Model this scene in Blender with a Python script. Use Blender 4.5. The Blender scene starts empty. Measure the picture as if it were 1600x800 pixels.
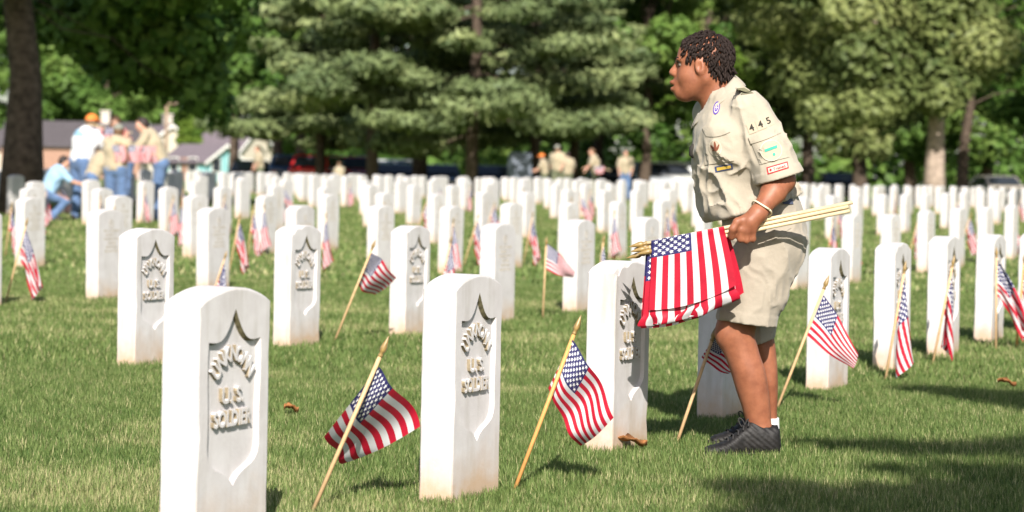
import bpy, bmesh, math, random
import numpy as np
from mathutils import Matrix, Vector, Euler

random.seed(7)
RNG = np.random.default_rng(11)
SC = bpy.context.scene
COL = SC.collection
PI = math.pi

# ------------------------------------------------------------------ camera
F = 3290.0                      # focal length in pixels of the 1600 px wide photograph
CAMZ = 0.893
PITCH = math.atan((400 - 277) / F)
ROLL = math.radians(1.15)
cam_d = bpy.data.cameras.new('camera'); cam = bpy.data.objects.new('camera', cam_d); COL.objects.link(cam)
cam_d.sensor_width = 36.0; cam_d.lens = 36.0 * F / 1600.0
cam_d.clip_start = 0.1; cam_d.clip_end = 4000
cam_d.dof.use_dof = True; cam_d.dof.focus_distance = 6.55; cam_d.dof.aperture_fstop = 4.0
CRm = Euler((PI / 2 - PITCH, 0, 0)).to_matrix() @ Matrix.Rotation(ROLL, 3, 'Z')
cam.matrix_world = Matrix.Translation((0, 0, CAMZ)) @ CRm.to_4x4()
SC.camera = cam
CR = np.array(CRm)

# ------------------------------------------------------------------ sky, sun, exposure
SUN_DIR = Vector((0.05, -1.0, 0.74)).normalized()          # towards the sun
SUN_EL = math.asin(SUN_DIR.z)
world = bpy.data.worlds.new('World'); SC.world = world; world.use_nodes = True
wn = world.node_tree
for n in list(wn.nodes): wn.nodes.remove(n)
wo = wn.nodes.new('ShaderNodeOutputWorld'); wb = wn.nodes.new('ShaderNodeBackground'); ws = wn.nodes.new('ShaderNodeTexSky')
ws.sky_type = 'NISHITA'; ws.sun_disc = False
ws.sun_elevation = SUN_EL; ws.sun_rotation = math.atan2(SUN_DIR.x, SUN_DIR.y)
ws.air_density = 1.0; ws.dust_density = 1.5; ws.ozone_density = 1.0
wb.inputs['Strength'].default_value = 0.075
wn.links.new(ws.outputs[0], wb.inputs[0]); wn.links.new(wb.outputs[0], wo.inputs[0])
sun_d = bpy.data.lights.new('sun', 'SUN'); sun = bpy.data.objects.new('sun', sun_d); COL.objects.link(sun)
sun_d.energy = 4.6; sun_d.angle = math.radians(0.53); sun_d.color = (1.0, 0.95, 0.87)
sun.rotation_euler = SUN_DIR.to_track_quat('Z', 'Y').to_euler()
SC.view_settings.view_transform = 'Standard'; SC.view_settings.look = 'None'
SC.view_settings.gamma = 1.0; SC.view_settings.use_curve_mapping = False
SC.view_settings.exposure = 0.95
SC.render.engine = 'CYCLES'
SC.cycles.use_denoising = True
SC.cycles.max_bounces = 6; SC.cycles.diffuse_bounces = 3; SC.cycles.glossy_bounces = 2
SC.cycles.transmission_bounces = 3; SC.cycles.transparent_max_bounces = 4
SC.cycles.caustics_reflective = False; SC.cycles.caustics_refractive = False

# ------------------------------------------------------------------ place helpers
def sstep(a, b, x):
    t = np.clip((np.asarray(x, float) - a) / (b - a), 0, 1)
    return t * t * (3 - 2 * t)

def gz(y):
    """height of the lawn: level near by, a faint crest, then falling away to the road"""
    return 0.27 * sstep(13, 52, y) - 0.28 * sstep(60, 92, y)

def ray(x, y):
    return CR @ np.array([(x - 800) / F, -(y - 400) / F, -1.0])

def pix(x, y, Y):
    """world point that lies at distance Y from the camera plane and is seen at photo pixel x, y"""
    d = ray(x, y); t = Y / d[1]
    return d * t + np.array([0, 0, CAMZ])

def ground_at(x, y):
    d = ray(x, y); Y = 8.0
    for _ in range(40):
        z = float(gz(Y))
        t = (z - CAMZ) / d[2]
        Y = 0.5 * Y + 0.5 * d[1] * t
    p = d * (Y / d[1]) + np.array([0, 0, CAMZ]); p[2] = float(gz(Y))
    return p

# ------------------------------------------------------------------ object helpers
def tag(o, label=None, cat=None, group=None, kind=None):
    if label: o['label'] = label
    if cat: o['category'] = cat
    if group: o['group'] = group
    if kind: o['kind'] = kind
    return o

def empty(name, loc=(0, 0, 0), rz=0.0):
    o = bpy.data.objects.new(name, None); COL.objects.link(o)
    o.location = loc; o.rotation_euler = (0, 0, rz); o.empty_display_size = 0.1
    return o

def mesh_np(name, V, faces, smooth=False, mats=None, midx=None, attrs=None):
    """mesh from arrays; faces is an (n,k) int array or a list of such arrays"""
    me = bpy.data.meshes.new(name)
    V = np.asarray(V, np.float32)
    fl = faces if isinstance(faces, list) else [faces]
    fl = [np.asarray(f, np.int32) for f in fl if len(f)]
    nl = sum(f.size for f in fl); nf = sum(len(f) for f in fl)
    me.vertices.add(len(V)); me.vertices.foreach_set('co', V.ravel())
    me.loops.add(nl); me.loops.foreach_set('vertex_index', np.concatenate([f.ravel() for f in fl]))
    tot = np.concatenate([np.full(len(f), f.shape[1], np.int32) for f in fl])
    st = np.concatenate([[0], np.cumsum(tot)[:-1]]).astype(np.int32)
    me.polygons.add(nf); me.polygons.foreach_set('loop_start', st)
    if mats:
        for m in mats: me.materials.append(m)
    if midx is not None: me.polygons.foreach_set('material_index', np.asarray(midx, np.int32))
    me.polygons.foreach_set('use_smooth', np.full(nf, bool(smooth)))
    if attrs:
        for k, a in attrs.items():
            at = me.attributes.new(k, 'FLOAT', 'POINT'); at.data.foreach_set('value', np.asarray(a, np.float32))
    me.update(calc_edges=True); me.validate()
    return me

def obj(name, me, parent=None, mat=None):
    o = bpy.data.objects.new(name, me); COL.objects.link(o)
    if mat is not None and not me.materials: me.materials.append(mat)
    if parent is not None: o.parent = parent
    return o

class MB:
    """collects simple solids and builds them as one mesh"""
    def __init__(s): s.v = []; s.f = []
    def add(s, V, Fs):
        b = len(s.v); s.v += [tuple(map(float, p)) for p in V]; s.f += [tuple(int(i) + b for i in f) for f in Fs]
    def box(s, lo, hi, taper=0.0):
        x0, y0, z0 = lo; x1, y1, z1 = hi
        t = taper
        s.add([(x0, y0, z0), (x1, y0, z0), (x1, y1, z0), (x0, y1, z0), (x0 + t, y0 + t, z1), (x1 - t, y0 + t, z1), (x1 - t, y1 - t, z1), (x0 + t, y1 - t, z1)],
              [(0, 3, 2, 1), (4, 5, 6, 7), (0, 1, 5, 4), (1, 2, 6, 5), (2, 3, 7, 6), (3, 0, 4, 7)])
    def tube(s, pts, rad, n=8, caps=True):
        pts = np.asarray(pts, float); k = len(pts)
        rad = np.broadcast_to(np.asarray(rad, float), (k,))
        T = np.gradient(pts, axis=0); T /= np.linalg.norm(T, axis=1)[:, None] + 1e-12
        up = np.array([0, 0, 1.0]) if abs(T[0][2]) < 0.9 else np.array([1.0, 0, 0])
        A = np.cross(T[0], up); A /= np.linalg.norm(A)
        V = []
        for i in range(k):
            A = A - T[i] * np.dot(A, T[i]); A /= np.linalg.norm(A) + 1e-12
            B = np.cross(T[i], A)
            for j in range(n):
                a = 2 * PI * j / n
                V.append(pts[i] + rad[i] * (math.cos(a) * A + math.sin(a) * B))
        Fs = [(i * n + j, i * n + (j + 1) % n, (i + 1) * n + (j + 1) % n, (i + 1) * n + j) for i in range(k - 1) for j in range(n)]
        if caps: Fs += [tuple(range(n - 1, -1, -1)), tuple((k - 1) * n + j for j in range(n))]
        s.add(V, Fs)
    def build(s, name, mat, parent=None, smooth=False, bevel=0.0):
        me = bpy.data.meshes.new(name); me.from_pydata(s.v, [], s.f); me.update()
        if smooth: me.polygons.foreach_set('use_smooth', np.full(len(me.polygons), True))
        o = obj(name, me, parent, mat)
        if bevel:
            md = o.modifiers.new('bevel', 'BEVEL'); md.width = bevel; md.segments = 2; md.limit_method = 'ANGLE'
        return o

# ------------------------------------------------------------------ materials
def nmat(name, rough=0.6, spec=0.3):
    m = bpy.data.materials.new(name); m.use_nodes = True
    nt = m.node_tree; b = nt.nodes['Principled BSDF']
    b.inputs['Roughness'].default_value = rough
    b.inputs['Specular IOR Level'].default_value = spec
    return m, nt, b

def node(nt, t, **kw):
    n = nt.nodes.new(t)
    for k, v in kw.items():
        if k.startswith('i_'):
            k = k[2:]
            k = int(k) if k.isdigit() else k.replace('_', ' ')
            n.inputs[k].default_value = v
        else: setattr(n, k, v)
    return n

def ramp(nt, fac, stops):
    r = nt.nodes.new('ShaderNodeValToRGB')
    el = r.color_ramp.elements
    while len(el) < len(stops): el.new(0.5)
    for e, (p, c) in zip(el, stops):
        e.position = p; e.color = (*c, 1) if len(c) == 3 else c
    nt.links.new(fac, r.inputs[0]); return r

def mixc(nt, fac, a, b, mode='MIX'):
    m = nt.nodes.new('ShaderNodeMix'); m.data_type = 'RGBA'; m.blend_type = mode
    for s, v in ((m.inputs[0], fac), (m.inputs[6], a), (m.inputs[7], b)):
        if isinstance(v, (int, float)): s.default_value = v
        elif isinstance(v, tuple): s.default_value = (*v, 1) if len(v) == 3 else v
        else: nt.links.new(v, s)
    return m.outputs[2]

def coords(nt, kind='Object', scale=(1, 1, 1)):
    tc = nt.nodes.new('ShaderNodeTexCoord'); mp = nt.nodes.new('ShaderNodeMapping')
    mp.inputs['Scale'].default_value = scale
    nt.links.new(tc.outputs[kind], mp.inputs[0]); return mp.outputs[0]

def noise(nt, vec, scale, detail=4, rough=0.55):
    n = node(nt, 'ShaderNodeTexNoise'); n.inputs['Scale'].default_value = scale
    n.inputs['Detail'].default_value = detail; n.inputs['Roughness'].default_value = rough
    nt.links.new(vec, n.inputs['Vector']); return n.outputs[0]

def bump(nt, b, h, strength=0.3, dist=0.01):
    n = nt.nodes.new('ShaderNodeBump'); n.inputs['Strength'].default_value = strength; n.inputs['Distance'].default_value = dist
    nt.links.new(h, n.inputs['Height']); nt.links.new(n.outputs[0], b.inputs['Normal'])

def plain(name, c, rough=0.6, spec=0.3, var=0.12, scale=30.0, bmp=0.0):
    m, nt, b = nmat(name, rough, spec)
    n = noise(nt, coords(nt), scale)
    lo = tuple(x * (1 - var) for x in c); hi = tuple(min(1, x * (1 + var)) for x in c)
    r = ramp(nt, n, [(0.3, lo), (0.7, hi)])
    nt.links.new(r.outputs[0], b.inputs['Base Color'])
    if bmp: bump(nt, b, n, bmp, 0.004)
    return m

def thin(name, c, trans=0.3, rough=0.7, attr=None, hi=None, var=0.15, scale=20.0, third=None):
    """thin sheet (leaf, grass blade, flag cloth): part of the light passes through"""
    m = bpy.data.materials.new(name); m.use_nodes = True; nt = m.node_tree
    for n in list(nt.nodes): nt.nodes.remove(n)
    out = nt.nodes.new('ShaderNodeOutputMaterial')
    p = nt.nodes.new('ShaderNodeBsdfPrincipled'); p.inputs['Roughness'].default_value = rough; p.inputs['Specular IOR Level'].default_value = 0.15
    t = nt.nodes.new('ShaderNodeBsdfTranslucent'); mx = nt.nodes.new('ShaderNodeMixShader'); mx.inputs[0].default_value = trans
    if attr:
        a = nt.nodes.new('ShaderNodeAttribute'); a.attribute_name = attr; fac = a.outputs['Fac']
        st = [(0.0, c), (1.0, hi)] if third is None else [(0.0, c), (0.6, hi), (1.0, third)]
        col = ramp(nt, fac, st).outputs[0]
    else:
        n = noise(nt, coords(nt), scale)
        col = ramp(nt, n, [(0.3, tuple(x * (1 - var) for x in c)), (0.7, tuple(min(1, x * (1 + var)) for x in c))]).outputs[0]
    nt.links.new(col, p.inputs['Base Color']); nt.links.new(col, t.inputs['Color'])
    nt.links.new(p.outputs[0], mx.inputs[1]); nt.links.new(t.outputs[0], mx.inputs[2]); nt.links.new(mx.outputs[0], out.inputs[0])
    return m

def marble_mat():
    m, nt, b = nmat('marble', 0.55, 0.25)
    tc = nt.nodes.new('ShaderNodeTexCoord'); oi = nt.nodes.new('ShaderNodeObjectInfo')
    # every stone gets its own piece of the pattern
    add = node(nt, 'ShaderNodeVectorMath', operation='ADD'); sc = node(nt, 'ShaderNodeVectorMath', operation='SCALE')
    comb = nt.nodes.new('ShaderNodeCombineXYZ')
    for i in range(3): nt.links.new(oi.outputs['Random'], comb.inputs[i])
    nt.links.new(comb.outputs[0], sc.inputs[0]); sc.inputs['Scale'].default_value = 37.0
    nt.links.new(tc.outputs['Object'], add.inputs[0]); nt.links.new(sc.outputs[0], add.inputs[1])
    v = add.outputs[0]
    mp = nt.nodes.new('ShaderNodeMapping'); mp.inputs['Scale'].default_value = (9, 9, 1.1); nt.links.new(v, mp.inputs[0])
    streak = ramp(nt, noise(nt, mp.outputs[0], 2.2, 6, 0.6), [(0.50, (0, 0, 0)), (0.74, (1, 1, 1))]).outputs[0]
    mott = noise(nt, v, 14, 6, 0.6)
    base = ramp(nt, mott, [(0.3, (0.50, 0.47, 0.465)), (0.65, (0.58, 0.555, 0.55))]).outputs[0]
    mul = node(nt, 'ShaderNodeMath', operation='MULTIPLY', i_1=0.6); nt.links.new(streak, mul.inputs[0])
    base = mixc(nt, mul.outputs[0], base, (0.36, 0.33, 0.29))
    # soil splashed on the foot of the stone
    sep = nt.nodes.new('ShaderNodeSeparateXYZ'); nt.links.new(tc.outputs['Object'], sep.inputs[0])
    n2 = noise(nt, v, 9, 5, 0.65)
    mr = node(nt, 'ShaderNodeMath', operation='MULTIPLY_ADD', i_1=0.22, i_2=-0.085); nt.links.new(n2, mr.inputs[0])
    su = node(nt, 'ShaderNodeMath', operation='SUBTRACT'); nt.links.new(sep.outputs[2], su.inputs[0]); nt.links.new(mr.outputs[0], su.inputs[1])
    st = ramp(nt, su.outputs[0], [(0.0, (0.75, 0.75, 0.75)), (0.055, (0.32, 0.32, 0.32)), (0.14, (0, 0, 0))]).outputs[0]
    base = mixc(nt, st, base, (0.46, 0.30, 0.17))
    nt.links.new(base, b.inputs['Base Color'])
    bump(nt, b, noise(nt, v, 160, 3, 0.6), 0.25, 0.002)
    return m

M = {}
M['marble'] = marble_mat()
M['lichen_shade'] = plain('lichen_and_shade', (0.12, 0.105, 0.06), 0.9, 0.1, 0.4, 60)  # olive growth, darkened to carry the shadow under the recess edge
M['grime_shade'] = plain('grime_shade', (0.27, 0.22, 0.15), 0.9, 0.1, 0.35, 70)  # dirt brown that also paints the shade around the raised letters
M['incised'] = plain('weathered_carving', (0.40, 0.36, 0.31), 0.8)
M['blade'] = thin('grass_blade', (0.065, 0.12, 0.028), 0.30, 0.6, 'tint', (0.20, 0.255, 0.082), third=(0.46, 0.41, 0.22))
M['pole'] = plain('pale_dowel', (0.56, 0.37, 0.20), 0.5, 0.3, 0.15, 60)
M['pole_dark'] = plain('amber_dowel', (0.60, 0.30, 0.10), 0.5, 0.3, 0.15, 60)
M['stick'] = plain('bare_dowel', (0.58, 0.45, 0.28), 0.5, 0.3, 0.12, 60)
M['spear'] = plain('gilt_spear', (0.26, 0.17, 0.06), 0.4, 0.5, 0.3, 80)
M['red'] = thin('flag_red', (0.46, 0.014, 0.036), 0.25, 0.5)
M['white'] = thin('flag_white', (0.62, 0.61, 0.62), 0.25, 0.5, var=0.03)
M['blue'] = thin('flag_blue', (0.032, 0.030, 0.12), 0.2, 0.5)
M['star'] = thin('flag_star', (0.82, 0.81, 0.82), 0.15, 0.5, var=0.02)
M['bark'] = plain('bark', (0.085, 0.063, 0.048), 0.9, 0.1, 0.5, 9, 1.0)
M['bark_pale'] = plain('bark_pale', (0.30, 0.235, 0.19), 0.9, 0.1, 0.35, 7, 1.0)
M['dryleaf'] = plain('dry_leaf', (0.30, 0.13, 0.05), 0.8, 0.1, 0.4, 40)

# ------------------------------------------------------------------ lawn
def value_noise(P, seed=0):
    """smooth value noise in 0..1 for an (n,2) or (n,3) array"""
    P = np.asarray(P, float); k = P.shape[1]
    I = np.floor(P).astype(np.int64); Fr = P - I; Fr = Fr * Fr * (3 - 2 * Fr)
    out = np.zeros(len(P))
    for c in range(1 << k):
        w = np.ones(len(P)); h = np.full(len(P), seed * 1013 + 77, np.int64)
        for a in range(k):
            bit = (c >> a) & 1
            w = w * (Fr[:, a] if bit else 1 - Fr[:, a])
            h = (h ^ ((I[:, a] + bit) * (374761393, 668265263, 2147483647)[a])) & 0xffffffff
            h = (h * 1274126177) & 0xffffffff
            h = h ^ (h >> 15)
        out += w * ((h & 0xffff) / 65535.0)
    return out

def lawn_material():
    m, nt, b = nmat('lawn', 0.9, 0.1)
    v = coords(nt, 'Object'); fine = noise(nt, v, 55, 5, 0.7); big = noise(nt, coords(nt, 'Object', (1, 2.6, 1)), 0.9, 4, 0.6)
    c1 = ramp(nt, fine, [(0.30, (0.06, 0.105, 0.025)), (0.55, (0.16, 0.21, 0.065)), (0.75, (0.26, 0.28, 0.11))]).outputs[0]
    dry = ramp(nt, big, [(0.52, (0, 0, 0)), (0.74, (0.6, 0.6, 0.6))]).outputs[0]
    nt.links.new(mixc(nt, dry, c1, (0.24, 0.215, 0.09)), b.inputs['Base Color'])
    bump(nt, b, fine, 0.8, 0.02)
    return m
M['lawn'] = lawn_material()

def lawn():
    xs = np.concatenate([[-900, -400, -200, -120, -80], np.arange(-50, 50.1, 1.0), [80, 120, 200, 400, 900]])
    ys = np.concatenate([[-60, -30, -12], np.arange(-4, 30, 0.5), np.arange(30, 110, 1.5), [115, 130, 170, 230, 320, 500, 900, 1600]])
    X, Y = np.meshgrid(xs, ys); Z = gz(Y)
    n, k = X.shape
    idx = np.arange(n * k).reshape(n, k)
    Fq = np.stack([idx[:-1, :-1], idx[:-1, 1:], idx[1:, 1:], idx[1:, :-1]], -1).reshape(-1, 4)
    o = obj('ground', mesh_np('ground', np.stack([X, Y, Z], -1).reshape(-1, 3), Fq, True, [M['lawn']]))
    tag(o, 'mown green lawn spread between the rows of white headstones', 'lawn', kind='structure')
lawn()

def blades(name, y0, y1, per_m2, hgt, wid, margin, label, keep=1.0, seed=1):
    r = np.random.default_rng(seed)
    hw = lambda y: 0.245 * y + margin
    area = (y1 - y0) * (hw(y0) + hw(y1))
    n = int(area * per_m2)
    y = np.sqrt(r.random(n) * ((0.245 * y1 + margin) ** 2 - (0.245 * y0 + margin) ** 2) + (0.245 * y0 + margin) ** 2)
    y = (y - margin) / 0.245
    x = (r.random(n) * 2 - 1) * hw(y)
    P2 = np.stack([x, y], 1)
    patch = value_noise(P2 * [0.9, 2.3], 3) * 0.6 + value_noise(P2 * [2.6, 5.0], 5) * 0.4     # dry bands lie across the mowing
    tuft = value_noise(P2 * 16, 8)
    h = hgt * (0.45 + 0.8 * r.random(n)) * (0.72 + 0.55 * tuft)
    w = wid * (0.7 + 0.6 * r.random(n))
    az = r.random(n) * 2 * PI; lean = (0.15 + 0.75 * r.random(n)) * h
    d = np.stack([np.cos(az), np.sin(az)], 1); s = np.stack([-d[:, 1], d[:, 0]], 1)
    B = np.stack([x, y, gz(y)], 1)
    V = np.repeat(B[:, None], 3, 1)
    V[:, 0, :2] -= s * w[:, None] * .5; V[:, 1, :2] += s * w[:, None] * .5
    V[:, 2, :2] += d * lean[:, None]; V[:, 2, 2] += h
    V[:, :2, 2] -= 0.003
    t = np.arange(n * 3).reshape(n, 3)
    dry = np.clip((patch - 0.50) * 2.6, 0, 1)
    isdry = r.random(n) < (0.10 + 0.48 * dry)
    tint = np.where(isdry, 0.70 + 0.3 * r.random(n), np.clip(0.06 + 0.42 * r.random(n) + 0.3 * (tuft - .5) + 0.22 * dry, 0, .62))
    me = mesh_np(name, V.reshape(-1, 3), t, False, [M['blade']], attrs={'tint': np.repeat(tint, 3)})
    o = obj(name, me); tag(o, label, 'grass', kind='stuff'); return o

blades('grass', 3.6, 9.5, 21000, 0.027, 0.0042, 0.7, 'short mown grass blades round the nearest graves', seed=1)
blades('grass', 9.5, 17.0, 5000, 0.032, 0.008, 0.7, 'short mown grass blades of the middle lawn', seed=2)
blades('grass', 17.0, 46.0, 200, 0.045, 0.028, 0.8, 'short mown grass on the far lawn', seed=3)

# ------------------------------------------------------------------ headstones
from mathutils.geometry import tessellate_polygon
SW, ST, SH = 0.30, 0.102, 0.625          # width, thickness, height above ground

def shield_outline():
    pts = []
    hw = 0.108; zt = 0.502; peak = 0.575; n = 9
    for i in range(n + 1):                               # left horn to the peak, scooped
        t = i / n; x = -hw + hw * t
        z = zt + (peak - zt) * t - 0.034 * math.sin(PI * t) * (0.7 + 0.6 * t)
        pts.append((x, z))
    for (x, z) in reversed(pts[:-1]): pts.append((-x, z))
    for i in range(1, 7): pts.append((hw + 0.002 * math.sin(i), zt - 0.24 * i / 6))
    for i in range(1, 10):                               # ogee foot
        xx, zz_ = ((.985, -.16), (.94, -.32), (.84, -.46), (.68, -.56), (.50, -.635), (.33, -.71), (.18, -.80), (.07, -.91), (0, -1.0))[i - 1]
        pts.append((hw * xx, zt - 0.24 + 0.100 * zz_))
    for (x, z) in reversed(pts[2 * n + 1:-1]): pts.append((-x, z))
    return pts                                           # clockwise from the left horn

def slab_mesh(name, seed, shield, chip=1.0):
    r = np.random.default_rng(seed)
    rise = 0.034; z0 = -0.06
    out = []
    nS, nT = 26, 18
    for i in range(nS): out.append((-SW / 2, z0 + (SH - rise - z0) * i / nS))
    for i in range(nT + 1):
        t = i / nT; x = -SW / 2 + SW * t
        out.append((x, SH - rise * (2 * t - 1) ** 2 - 0.004 * abs(2 * t - 1) ** 9))
    for i in range(nS - 1, -1, -1): out.append((SW / 2, z0 + (SH - rise - z0) * i / nS))
    out = np.array(out); n = len(out)
    c = np.array([0, 0.3])
    nx = np.gradient(out, axis=0); nrm = np.stack([-nx[:, 1], nx[:, 0]], 1); nrm /= np.linalg.norm(nrm, axis=1)[:, None]
    nrm[0] = (-1, 0); nrm[-1] = (1, 0)
    bm = bmesh.new()
    # slow wear along the arrises
    def wear(k): return np.convolve(np.maximum(0, r.normal(size=n + 4)) ** 2.5, [.25, .5, .25], 'same')[2:-2] * k
    def ring(y, inset, ch, jit):
        vs = []
        for i, (p, q) in enumerate(zip(out, nrm)):
            e = p - q * (inset + ch[i] + r.normal() * jit)
            if i in (0, n - 1): e[1] = z0
            vs.append(bm.verts.new((e[0], y, e[1])))
        return vs
    yf, yb = -ST / 2, ST / 2; c1, c2_ = wear(.0011 * chip), wear(.0011 * chip); zz = np.zeros(n)
    rings = [ring(yf, 0.0065, c1, .0004), ring(yf + 0.0022, 0.0018, c1, .0003), ring(yf + 0.0065, 0.0, zz, .0002), ring(yb - 0.0065, 0.0, zz, .0002), ring(yb - 0.0022, 0.0018, c2_, .0003), ring(yb, 0.0065, c2_, .0004)]
    for a, b in zip(rings[:-1], rings[1:]):
        for i in range(n - 1): bm.faces.new((a[i + 1], a[i], b[i], b[i + 1]))
        bm.faces.new((a[0], a[-1], b[-1], b[0]))
    bm.faces.new(rings[-1][::-1])
    f0 = rings[0]
    if shield:
        sp = shield_outline(); dep = 0.0125; m = len(sp)
        S2 = np.array(sp); tg = np.roll(S2, -1, 0) - np.roll(S2, 1, 0); nn = np.stack([tg[:, 1], -tg[:, 0]], 1); nn /= np.linalg.norm(nn, axis=1)[:, None]
        S3 = S2 + nn * 0.0050                                  # walls slope inwards
        top = [bm.verts.new((x, yf, z)) for x, z in sp]; bot = [bm.verts.new((x, yf + dep, z)) for x, z in S3]
        o2 = [Vector((v.co.x, v.co.z, 0)) for v in f0]; i2 = [Vector((x, z, 0)) for x, z in sp]
        pool = f0 + top
        for t in tessellate_polygon([o2, i2]):
            try: bm.faces.new([pool[k] for k in t])
            except ValueError: pass
        for i in range(m):
            fw = bm.faces.new((top[i], top[(i + 1) % m], bot[(i + 1) % m], bot[i]))
            if i < 18: fw.material_index = 1                    # olive growth and a painted shadow line in the scooped top edge
        for t in tessellate_polygon([[Vector((x, z, 0)) for x, z in S3]]):
            try: bm.faces.new([bot[k] for k in t])
            except ValueError: pass
    else:
        bm.faces.new(f0)
    bmesh.ops.recalc_face_normals(bm, faces=bm.faces[:])
    me = bpy.data.meshes.new(name); bm.to_mesh(me); bm.free()
    me.materials.append(M['marble']); me.materials.append(M['lichen_shade'])
    return me

_dg = None
def text_np(s, size, extrude=0.0, offset=0.0, bevel=0.0):
    cu = bpy.data.curves.new('text', 'FONT'); cu.body = s; cu.size = size; cu.extrude = extrude; cu.offset = offset
    cu.bevel_depth = bevel; cu.resolution_u = 3; cu.align_x = 'CENTER'; cu.align_y = 'CENTER'
    o = bpy.data.objects.new('text', cu); COL.objects.link(o)
    dg = bpy.context.evaluated_depsgraph_get(); dg.update()
    me = bpy.data.meshes.new_from_object(o.evaluated_get(dg))
    V = np.array([v.co[:] for v in me.vertices]).reshape(-1, 3); Fs = [tuple(p.vertices) for p in me.polygons]
    bpy.data.objects.remove(o); bpy.data.curves.remove(cu); bpy.data.meshes.remove(me)
    return V, Fs

def inscription_meshes():
    y = -ST / 2 + 0.0125                         # floor of the shield
    out = {}
    mb = MB(); word = 'UNKNOWN'
    R = 0.115; zc = 0.360
    for i, ch in enumerate(word):                # arched line
        a = (i - 3) * 0.285
        V, Fs = text_np(ch, 0.050, 0.0064, 0.0010, 0.0008)
        V[:, 0] *= 0.82
        ca, sa = math.cos(-a), math.sin(-a)
        X = V[:, 0] * ca - V[:, 1] * sa + R * math.sin(a) * 0.78; Z = V[:, 0] * sa + V[:, 1] * ca + zc + R * math.cos(a) - 0.005
        mb.add(np.stack([X, y - V[:, 2] - 0.003, Z], 1), Fs)
    out['UNKNOWN'] = mb
    for s, z, sx in (('U. S.', 0.372, 1.0), ('SOLDIER', 0.318, 0.80)):
        V, Fs = text_np(s, 0.050, 0.0064, 0.0011, 0.0008); mb = MB()
        mb.add(np.stack([V[:, 0] * sx, y - V[:, 2] - 0.003, V[:, 1] + z], 1), Fs); out[s] = mb
    ms = []
    for k, mb in out.items():
        me = bpy.data.meshes.new('inscription'); me.from_pydata(mb.v, [], mb.f); me.update(); me.materials.append(M['marble']); me.materials.append(M['grime_shade'])
        for p in me.polygons: p.material_index = 0 if abs(p.normal.y) > .55 or p.normal.z > .3 else 1       # shade beside and under the letters painted brown, mixed with dirt
        ms.append(me)
    return ms

def carving_meshes():
    """later stones: a ringed cross near the top and rows of worn small letters"""
    y = -ST / 2
    r = np.random.default_rng(5)
    mb = MB()
    c = (0, 0.525); k = 28; R0, R1 = 0.026, 0.030
    V = []; Fs = []
    for i in range(k):
        a = 2 * PI * i / k
        for R in (R0, R1):
            for d in (0.0015, -0.002): V.append((c[0] + R * math.cos(a) * 0.85, y + d, c[1] + R * math.sin(a)))
    for i in range(k):
        j = (i + 1) % k
        Fs += [(4 * i + 1, 4 * i + 3, 4 * j + 3, 4 * j + 1), (4 * i, 4 * i + 1, 4 * j + 1, 4 * j), (4 * i + 3, 4 * i + 2, 4 * j + 2, 4 * j + 3)]
    mb.add(V, Fs)
    mb.box((-0.003, y - 0.002, 0.508), (0.003, y + 0.002, 0.543)); mb.box((-0.012, y - 0.0021, 0.527), (0.012, y + 0.002, 0.533))
    rows = MB()
    for z, w in ((0.468, 0.085), (0.440, 0.06), (0.412, 0.09), (0.384, 0.05), (0.356, 0.075), (0.328, 0.08)):
        x = -w
        while x < w:
            ww = 0.006 + 0.006 * r.random()
            if r.random() < 0.88:
                rows.box((x, y - 0.0012, z), (x + ww * .3, y + 0.002, z + 0.018)); rows.box((x + ww * .3, y - 0.0012, z + (0.0, 0.007, 0.014)[int(r.integers(3))]), (x + ww, y + 0.002, z + 0.0175 * 0 + (0.004, 0.011, 0.0178)[2]))
            x += ww + 0.004
    ms = []
    for nm, b in (('cross_emblem', mb), ('inscription', rows)):
        me = bpy.data.meshes.new(nm); me.from_pydata(b.v, [], b.f); me.update(); me.materials.append(M['incised']); ms.append(me)
    return ms

SLAB_SHIELD = [slab_mesh('slab', 20 + i, True, 1.0 + 0.4 * i) for i in range(4)]
SLAB_PLAIN = [slab_mesh('slab', 40 + i, False) for i in range(4)]
INSCR = inscription_meshes(); CARVE = carving_meshes()
ROW = np.array([0.43, 0.90]); ROW /= np.linalg.norm(ROW); NRM = np.array([ROW[1], -ROW[0]])
ROW_ROT = math.atan2(ROW[1], ROW[0])
O0 = np.array([-0.13, 5.85])
STONES = []       # (x, y, row, k) of every stone built singly
GROUP_STONES = 'white headstones standing in rows'

def headstone(x, y, label, kind, jig=1.0, parts=True):
    r = random.Random(int(abs(x) * 9173 + y * 131))
    root = empty('headstone', (x, y, float(gz(y)) - 0.004), ROW_ROT + math.radians(r.gauss(0, 1.3) * jig))
    root.rotation_euler[0] = math.radians(r.gauss(0, 0.45) * jig); root.rotation_euler[1] = math.radians(r.gauss(0, 0.5) * jig)
    s = 1.0 + r.gauss(0, 0.015) * jig
    root.scale = (1, 1, s)
    tag(root, label, 'headstone', GROUP_STONES)
    obj('slab', r.choice(SLAB_SHIELD if kind == 'shield' else SLAB_PLAIN), root)
    if parts:
        if kind == 'shield':
            for me in INSCR: obj('inscription', me, root)
        else:
            obj('cross_emblem', CARVE[0], root); obj('inscription', CARVE[1], root)
    return root

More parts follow.
